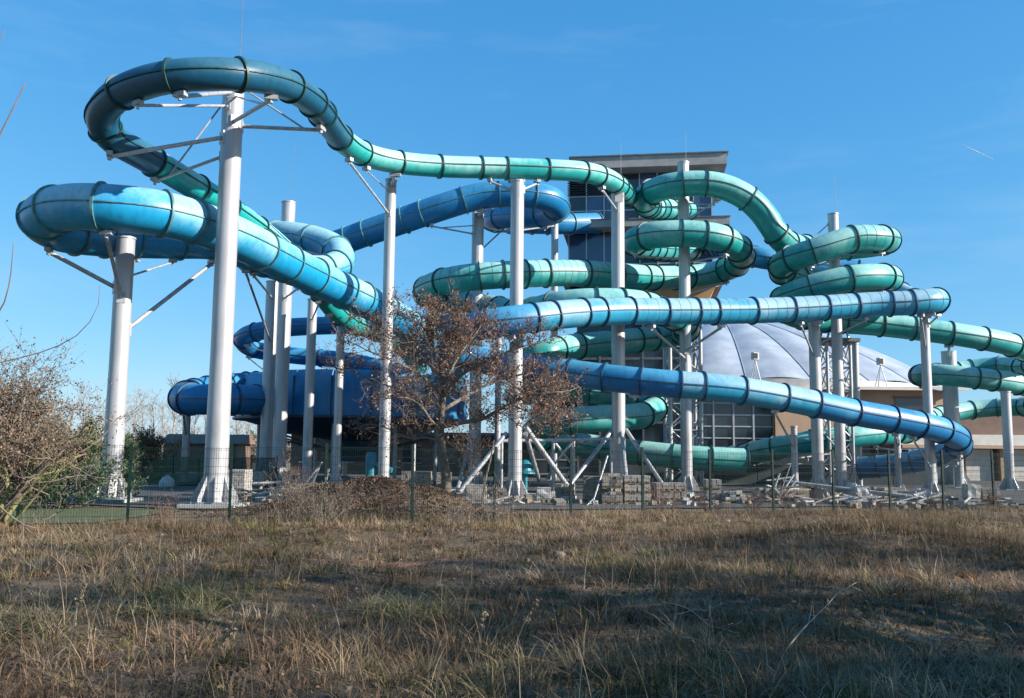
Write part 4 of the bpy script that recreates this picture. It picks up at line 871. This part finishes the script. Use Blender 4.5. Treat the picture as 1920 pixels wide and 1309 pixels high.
# low scrub closing the far horizon at left
tag_ = []
k = 26000; px = rng.uniform(-400, 1000, k); Y = rng.uniform(125, 170, k); x = (px-960)/F*Y; z = rng.uniform(0, 1, k)**1.4*(3.2+1.2*np.sin(px*.03)+.8*np.sin(px*.011+1)); 
v, q, c = leaves(np.stack([x, Y, z], 1), .75, palette(k, [(.17, .13, .10), (.22, .17, .13), (.14, .11, .09), (.20, .17, .12)], rng), rng)
tag(soup('far_woodland', v, q, c, m_leaf), 'grey brown line of distant winter woodland', 'woodland', kind='stuff')
# grey twig brush along the fence and in the meadow
GY = [(.22, .17, .13), (.17, .13, .10), (.27, .21, .16)]
m_twigr = mat('reddish_twig', (.13, .07, .055), (.20, .12, .09), 9, .9)
for i, (px, Y, hh, st, lab, mt) in enumerate([
 (545,20.0,.75,13,'grey twiggy brush in front of the white post heap',m_twig),(610,19.6,.6,10,'grey brush at the left foot of the leaf mound',m_twig),(480,20.5,.5,9,'thin brush at the foot of the fence near the tallest column',m_twig),
 (860,19.5,.55,10,'wispy brush in front of the oak foot',m_twig),(915,17.5,.6,8,'pale wispy stalks in the meadow below the central column',m_twig),
 (1250,26.6,.5,13,'reddish weed clump under the broad block stack',m_twigr),(1330,26.8,.5,13,'reddish weed clump right of the tall loop column',m_twigr),(1410,27.2,.45,11,'reddish weeds in front of the right white pipe heap',m_twigr),(1480,27.6,.5,10,'reddish weeds under the short thin column',m_twigr),
 (1640,27.9,.4,9,'dark weeds below the sheeted bale',m_twigr),(1750,28,.4,9,'dark weeds below the stub column',m_twigr),(1860,28,.4,9,'dark weeds under the right spiral',m_twigr),(320,19.2,.5,9,'rusty weed clump at the fence between the left columns',m_twigr),
 (640,22.3,.6,10,'dry weeds overgrowing the front of the leaf mound',m_twig),(720,22.6,.5,10,'weeds on the right front slope of the leaf mound',m_twigr),(775,22.9,.55,9,'wispy weeds where the mound meets the oak foot',m_twig),(585,22.0,.6,10,'grey weeds on the left slope of the leaf mound',m_twig),
 (560,27.2,1.0,9,'bare reddish shrub among the plain silver columns',m_twigr)]):
    g_ = G(px, Y); g_.z = float(ht(g_.x, Y)); shrub('brush_clump', lab, g_, st, 2, hh, .008, 60+i, GY if mt is m_twig else [(.20, .11, .08), (.15, .085, .06)], .5, .035, .45, .15, (3, 4), mt, 'brush', cone=.9, jit=.03)
# young sapling at the left edge whose twigs reach into view
pl = Plant(77); sb = (P(-170,1000,5.4).x, 5.4, 0); th = thing('sapling', 'thin leafless sapling twigs reaching in from the left edge', 'sapling', sb)
t1 = pl.limb('stem', [Vector(sb), P(-150,700,5.4), P(-110,420,5.3), P(-60,330,5.25), P(0,255,5.2), P(30,205,5.2), P(48,155,5.2)], .02, .003, 6)
pl.limb('twig', [P(-90,380,5.3), P(-50,220,5.3), P(-10,100,5.3), P(10,55,5.3)], .008, .002, 5)
pl.limb('twig', [P(-140,700,5.4), P(-60,640,5.3), P(0,585,5.2), P(18,530,5.2), P(25,455,5.2)], .009, .002, 5)
pl.limb('twig', [P(-150,760,5.4), P(-40,690,6.3), P(80,660,6.4), P(150,625,6.4), P(184,575,6.4), P(187,535,6.4)], .008, .002, 5)
pl.build(th, {'stem': m_twigr, 'twig': m_twigr})
# trees standing to the right of the view; they throw the shade over the near meadow
for i, (x, y, w_, hh, s_) in enumerate([(9.6, 3.2, 1.7, 4.6, 91), (13.2, 3.4, 2.0, 6.2, 92), (8.4, 0.6, 1.8, 5.6, 93), (16.5, 1.4, 2.3, 7.6, 94)]):
    conifer(['low dark conifer just outside the right edge', 'second dark conifer beyond the right edge', 'near dark conifer beside the viewer', 'tall dark conifer right of the meadow'][i],
          (x, y, 0), w_, hh, s_, GR, 4200, 'roadside_conifer', 'tree', .2)
for i, (x, y) in enumerate([(12, 6.2), (21, 9.2), (17, 6.6), (25, 8.6), (15.5, 5), (20, 5.2), (11, 4.6), (18, 3), (23, 4.4), (26, 7), (13.6, 1.2), (21, 1.5)]):
    o = thing('roadside_tree', 'leafless tree in the roadside row outside the right edge', 'tree', (x, y, 0), 'leafless trees along the roadside'); sc = random.uniform(.85, 1.25); o.scale = (sc*1.2, sc*1.2, sc); o.rotation_euler = (0, 0, random.uniform(0, 6.28))
    for k, me in kinds[i % 4].items(): ch = bpy.data.objects.new(k, me); C.objects.link(ch); ch.parent = o
# ------------------------------------------------------------------ meadow grass
r = np.random.default_rng(101)
def vis_pts(k, y0, y1, pw=1.0, margin=1.3):
    y = (r.uniform(0, 1, k)*(y1**pw-y0**pw)+y0**pw)**(1/pw); x = r.uniform(-1, 1, k)*(.58*y*margin+1.5); return x, y
def noise2(x, y, s, ph=0):
    return .5+.25*(np.sin(x*s+1.7*np.sin(y*s*.7+ph))+np.sin(y*s*1.3+1.3*np.sin(x*s*.9+2+ph)))
def blades(x, y, h, w, lean, cols, segs=3, curl=.5, az=None):
    k = len(x); z = ht(x, y)-.02; az = r.uniform(0, 2*math.pi, k) if az is None else az; d = np.stack([np.cos(az), np.sin(az), np.zeros(k)], 1)
    wa = az+r.uniform(-.9, .9, k)+math.pi/2; wv = np.stack([np.cos(wa), np.sin(wa), np.zeros(k)], 1)
    base = np.stack([x, y, z], 1); V = []; Cc = []
    for i in range(segs+1):
        t = i/segs; off = d*(lean*h*(t**(1+curl)))[:, None]; zz = h*(t-.45*np.clip(lean, 0, 1.4)*t**2.2)
        c = base+off; c[:, 2] += np.maximum(zz, 0.012*t)
        ww = w*(1-t*.93)*.5
        V += [c-wv*ww[:, None], c+wv*ww[:, None]]
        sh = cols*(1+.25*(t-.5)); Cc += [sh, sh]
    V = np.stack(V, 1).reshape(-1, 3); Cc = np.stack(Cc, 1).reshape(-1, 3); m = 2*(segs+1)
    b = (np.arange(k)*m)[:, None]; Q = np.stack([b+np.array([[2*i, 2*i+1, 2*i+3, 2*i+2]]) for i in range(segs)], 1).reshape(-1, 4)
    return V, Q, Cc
STRAW = [(.30, .225, .14), (.25, .18, .11), (.36, .28, .18), (.19, .135, .085), (.27, .205, .14), (.40, .33, .23)]
RUST = [(.24, .15, .09), (.19, .115, .07), (.29, .19, .12), (.33, .23, .15)]
GREY = [(.20, .165, .13), (.15, .12, .095), (.25, .21, .17)]
GREEN = [(.085, .10, .035), (.12, .125, .045), (.16, .15, .06), (.06, .075, .03), (.20, .175, .08)]
def infront(x, y, lim=1.2): return ((x-FP0[0])*FN[0]+(y-FP0[1])*FN[1]) < lim
def patch(x, y):     # broad drifts of paler, greyer and greener growth
    a = noise2(x, y, .55, 7); b = noise2(x, y, 1.5, 2); g = noise2(x, y, .8, 5)
    k = .62+.55*a+.28*(b-.5); k = k*.98; return np.stack([k*(1.09-.10*g), k*.955, k*(.90-.08*g)], 1)
def clumps(name, label, n, per, y0, y1, hh, w, pal, pw=1.3):
    x, y = vis_pts(n, y0, y1, pw); m = infront(x, y) & (bare_(x, y) < .35); x, y = x[m], y[m]; n = len(x)
    sz = r.uniform(.5, 1.3, n)*(.6+.8*noise2(x, y, .9, 9)); pc = palette(n, pal, r, .22)*patch(x, y)
    i = np.repeat(np.arange(n), per); k = len(i); a = r.uniform(0, 2*math.pi, k); d = np.abs(r.normal(0, .10, k))*sz[i]
    V, Q, Cc = blades(x[i]+d*np.cos(a), y[i]+d*np.sin(a), hh*sz[i]*r.uniform(.5, 1.2, k), w*r.uniform(.6, 1.4, k), r.uniform(.3, 1.5, k), np.clip(pc[i]*(1+.2*r.standard_normal((k, 1))), .01, 1), 3, .7, a+r.normal(0, .5, k))
    tag(soup(name, V, Q, Cc, m_grass), label, 'grass', kind='stuff')
def addgrass(name, label, k, y0, y1, hf, w, lean, pal, keep, pw=1.3, segs=3, jit=.2):
    x, y = vis_pts(k, y0, y1, pw); m = keep(x, y) & infront(x, y); x, y = x[m], y[m]; k = len(x)
    h = hf(x, y)*r.uniform(.45, 1.25, k); c = palette(k, pal, r, jit)*patch(x, y)
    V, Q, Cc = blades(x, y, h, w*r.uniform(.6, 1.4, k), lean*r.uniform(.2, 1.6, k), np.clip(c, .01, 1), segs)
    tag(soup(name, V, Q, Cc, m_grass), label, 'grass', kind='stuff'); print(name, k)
ridge = lambda x, y: np.exp(-((x-5.6)/3.4)**2-((y-15.0)/2.0)**2)
bare_ = lambda x, y: np.exp(-((x+1.6)/1.5)**2-((y-12.5)/.55)**2)+.8*np.exp(-((x+5.6)/1.2)**2-((y-10.4)/.4)**2)   # trodden bare patches
rp_ = lambda x, y: r.uniform(0, 1, len(x))
clumps('grass_clumps', 'small arching clumps of dead grass covering the meadow', 3700, 38, 4.6, 27, .26, .009, STRAW+GREY+RUST)
clumps('green_clumps', 'small arching clumps of yellow green grass in the meadow', 620, 34, 4.6, 22, .27, .011, GREEN+[(.24, .21, .10)])
addgrass('dry_grass', 'short matted straw grass over the whole meadow', 105000, 4.6, 28, lambda x, y: .08+.13*noise2(x, y, .9), .008, 1.9, STRAW+GREY, lambda x, y: rp_(x, y) > bare_(x, y)*1.3-.45+.95*noise2(x, y, 1.3, 4), 1.5)
addgrass('green_grass', 'green tufts of grass growing through the dead straw', 60000, 4.6, 26, lambda x, y: .12+.16*noise2(x, y, 1.4, 3), .010, 1.1, GREEN, lambda x, y: (rp_(x, y) < np.clip(noise2(x, y, .8, 5)*1.7-.98, 0, 1)) & (rp_(x, y) > bare_(x, y)*1.5), 1.3)
addgrass('tall_grass', 'tall rusty dry grass standing on the low ridge at right', 60000, 9.5, 22, lambda x, y: .15+.28*ridge(x, y)+.06*noise2(x, y, 2), .0085, .55, RUST+STRAW, lambda x, y: rp_(x, y) < np.clip(ridge(x, y)*1.3+.45*(noise2(x, y, .6, 1) > .62)*(y > 11), 0, 1), 1.2)
addgrass('dead_stalks', 'sparse upright pale dead stalks in the near meadow', 2600, 4.8, 20, lambda x, y: .40+.25*noise2(x, y, 1.1), .006, .35, [(.42, .35, .26), (.34, .27, .19), (.24, .18, .13)], lambda x, y: rp_(x, y) > bare_(x, y), .9, 4)
addgrass('dark_thatch', 'low dark thatch of dead stems close to the ground', 125000, 4.6, 24, lambda x, y: .09+.06*noise2(x, y, 2), .012, 1.7, [(.10, .075, .05), (.14, .105, .07), (.075, .06, .042), (.17, .13, .09)], lambda x, y: rp_(x, y) > bare_(x, y)*1.2, .8, 2)
addgrass('fence_grass', 'straw grass fringe growing along the fence foot', 26000, 17, 29, lambda x, y: .26+.16*noise2(x, y, 1.4), .011, .6, STRAW+GREY+[(.14, .12, .05)], lambda x, y: ((x-FP0[0])*FN[0]+(y-FP0[1])*FN[1]) > -2.2, 1.0)
k = 16000; x, y = vis_pts(k, 4.8, 26, 1.1); m = infront(x, y); x, y = x[m], y[m]; k = len(x)
v, q, c = leaves(np.stack([x, y, ht(x, y)+r.uniform(.005, .07, k)], 1), .055, palette(k, [(.13, .08, .05), (.18, .11, .07), (.09, .06, .04), (.22, .16, .11)], r), r, .5)
tag(soup('leaf_litter', v, q, c, m_leaf), 'dead leaf litter scattered through the meadow', 'leaf litter', kind='stuff')
# grass tussocks: arching clumps one can pick out
def tussock(px, py, label, n, h, pal, seed, w=.012, lean=1.0):
    Y = EYE*F/(py-hor(px)); g_ = G(px, Y); rr = np.random.default_rng(seed); k = n
    x = g_.x+rr.normal(0, .24, k); y = Y+rr.normal(0, .18, k)
    V, Q, Cc = blades(x, y, h*.85*rr.uniform(.4, 1.15, k), w*rr.uniform(.6, 1.3, k), 1.6*lean*rr.uniform(.3, 1.5, k), palette(k, pal, rr), 4, .7)
    th = thing('grass_tussock', label, 'grass tussock', (g_.x, Y, float(ht(g_.x, Y)))); tag(soup('blades', V, Q, Cc, m_grass, th), kind='stuff')
YG = [(.28, .235, .11), (.22, .19, .075), (.33, .28, .15), (.16, .14, .055)]
tussock(380,1150,'bright yellow green tussock of arching grass at lower left',420,.48,YG,1); tussock(340,1185,'smaller tussock just below the bright left one',260,.4,YG,2)
tussock(780,1165,'arching yellow tussock low in the centre of the meadow',380,.5,YG,3); tussock(640,1060,'golden tussock near the bare red soil patch',240,.36,STRAW,4)
tussock(150,1045,'pale drooping tussock near the left fence post',320,.5,STRAW,5); tussock(1560,1045,'straw coloured tussock crowning the right ridge',420,.5,STRAW+RUST,6)
tussock(1750,1090,'rusty tussock on the right slope of the ridge',300,.42,RUST,7); tussock(60,1230,'grey green tussock in the lower left corner',280,.4,GREEN+GREY,8)
tussock(1000,1120,'grey tussock in the middle of the meadow',280,.42,GREY+STRAW,9); tussock(1280,1075,'dun tussock left of the right ridge',260,.4,RUST+GREY,10)
# reed plumes
def plume(px, py, Y, hh, lean, label):
    g_ = G(px, Y); g_.z = float(ht(g_.x, Y)); th = thing('grass_plume', label, 'grass plume', tuple(g_)); b = np.array(g_)
    pts = [b+np.array((lean*hh*t**2, 0, hh*t*(1-.12*t))) for t in np.linspace(0, 1, 8)]; mb = MB(); mb.polytube(pts, np.linspace(.004, .002, 8), 4); mb.build('stalk', m_twig, th)
    rr = np.random.default_rng(int(px)); k = 160; t = rr.uniform(.72, 1, k); c = np.stack([np.interp(t, np.linspace(0, 1, 8), [p[j] for p in pts]) for j in range(3)], 1)+rr.normal(0, .010, (k, 3))
    v, q, cc = leaves(c, .020, palette(k, [(.24, .19, .13), (.19, .15, .10)], rr), rr); tag(soup('seed_head', v, q, cc, m_grass, th), kind='stuff')
plume(152,0,6.6,.72,.12,'pale seed plume at lower left edge of the meadow'); plume(345,0,6.2,.62,.45,'bent seed plume at the bottom left'); plume(395,0,6.1,.55,.4,'bent seed plume next to the bottom left one')
plume(895,0,6.6,.55,.12,'upright seed plume at the bottom centre'); plume(960,0,6.5,.66,.3,'leaning seed plume right of the bottom centre one')
# fallen pale branches lying in the near meadow
def fallen(label, pts, rad, seed):
    p = Plant(seed); q0 = pts[0]; Y = EYE*F/(q0[1]-hor(q0[0])); w = []
    for (px, py, dz) in pts:
        Yq = EYE*F/(py-hor(px))*.97; g_ = G(px, Yq); w.append(Vector((g_.x, Yq, float(ht(g_.x, Yq))+dz)))
    th = thing('fallen_branch', label, 'branch', (w[0].x, w[0].y, 0)); pp = p.limb('limb', w, rad, rad*.35, 6)
    for i in range(4, len(pp), 3): p.grow('twigs', pp[i], (pp[i]-pp[i-2])+p.r.standard_normal(3)*.05*np.array((1, 1, .3)), .35, rad*.4, 1, .35, .02, (1, 2), .6, .08, 4)
    p.build(th, {'limb': m_dry, 'twigs': m_dry})
m_dry = mat('bleached_wood', (.26, .22, .18), (.38, .33, .28), 9, .85)
fallen('bleached fallen branch lying across the lower right meadow', [(1466,1232,.05), (1500,1214,.08), (1540,1196,.10), (1568,1180,.14)], .007, 1)
fallen('long pale fallen stick at the bottom right of centre', [(1270,1205,.05), (1310,1228,.1), (1360,1262,.05)], .007, 2)
fallen('thin curved fallen stick right of the bleached branch', [(1620,1214,.12), (1680,1222,.12), (1740,1232,.05)], .007, 3)
fallen('short pale stick above the long stick', [(1240,1170,.1), (1285,1180,.1), (1330,1200,.05)], .007, 4)
# rusty bare soil patch with a pale stone
m_rust = mat('red_soil', (.20, .085, .04), (.30, .14, .07), 6, .95, 0, .5, 20)
n = 26; cx, cy = -1.65, 12.45; u, w = np.meshgrid(np.linspace(-1, 1, n), np.linspace(-1, 1, n)); rr_ = np.sqrt(u*u+w*w)
xx = cx+u*1.5; yy = cy+w*.55; zz = ht(xx, yy)+.07*np.clip(.75-rr_-.22*np.sin(5*u+3*w+1)-.15*np.sin(11*u-4*w), -1, 1)+.014*np.sin(17*u)*np.sin(13*w)
mb = MB(); mb.add(np.stack([xx, yy, zz], -1).reshape(-1, 3), [(j*n+i, j*n+i+1, (j+1)*n+i+1, (j+1)*n+i) for j in range(n-1) for i in range(n-1)])
tag(mb.build('soil_patch', m_rust, smooth='all'), 'bare rust red soil patch in the meadow', 'soil', kind='structure')
def stone(px, Y, s, label, m, seed):
    g_ = G(px, Y); bm = bmesh.new(); bmesh.ops.create_icosphere(bm, subdivisions=2, radius=s); rr = random.Random(seed)
    for v in bm.verts: v.co = Vector((v.co.x*1.3, v.co.y, v.co.z*.8))*rr.uniform(.85, 1.12)
    me = bpy.data.meshes.new('stone'); bm.to_mesh(me); bm.free(); me.materials.append(m); o = bpy.data.objects.new('stone', me); C.objects.link(o); o.location = (g_.x, Y, float(ht(g_.x, Y))+s*.6); tag(o, label, 'stone')
stone(693, 12.6, .05, 'small white stone on the rust red soil', m_white, 1); stone(1048, 14.0, .09, 'dark clod of earth in the meadow right of centre', m_bark, 2)
# contrail
mb = MB(); mb.polytube([P(1805,272,5000), P(1830,284,5000), P(1862,299,5000)], [.5, 2.4, .9], 6); m_con = mat('contrail_vapour', (.8, .8, .8), (.9, .9, .9), 1, 1)
tag(mb.build('contrail', m_con), 'short white contrail in the sky at upper right', 'contrail')
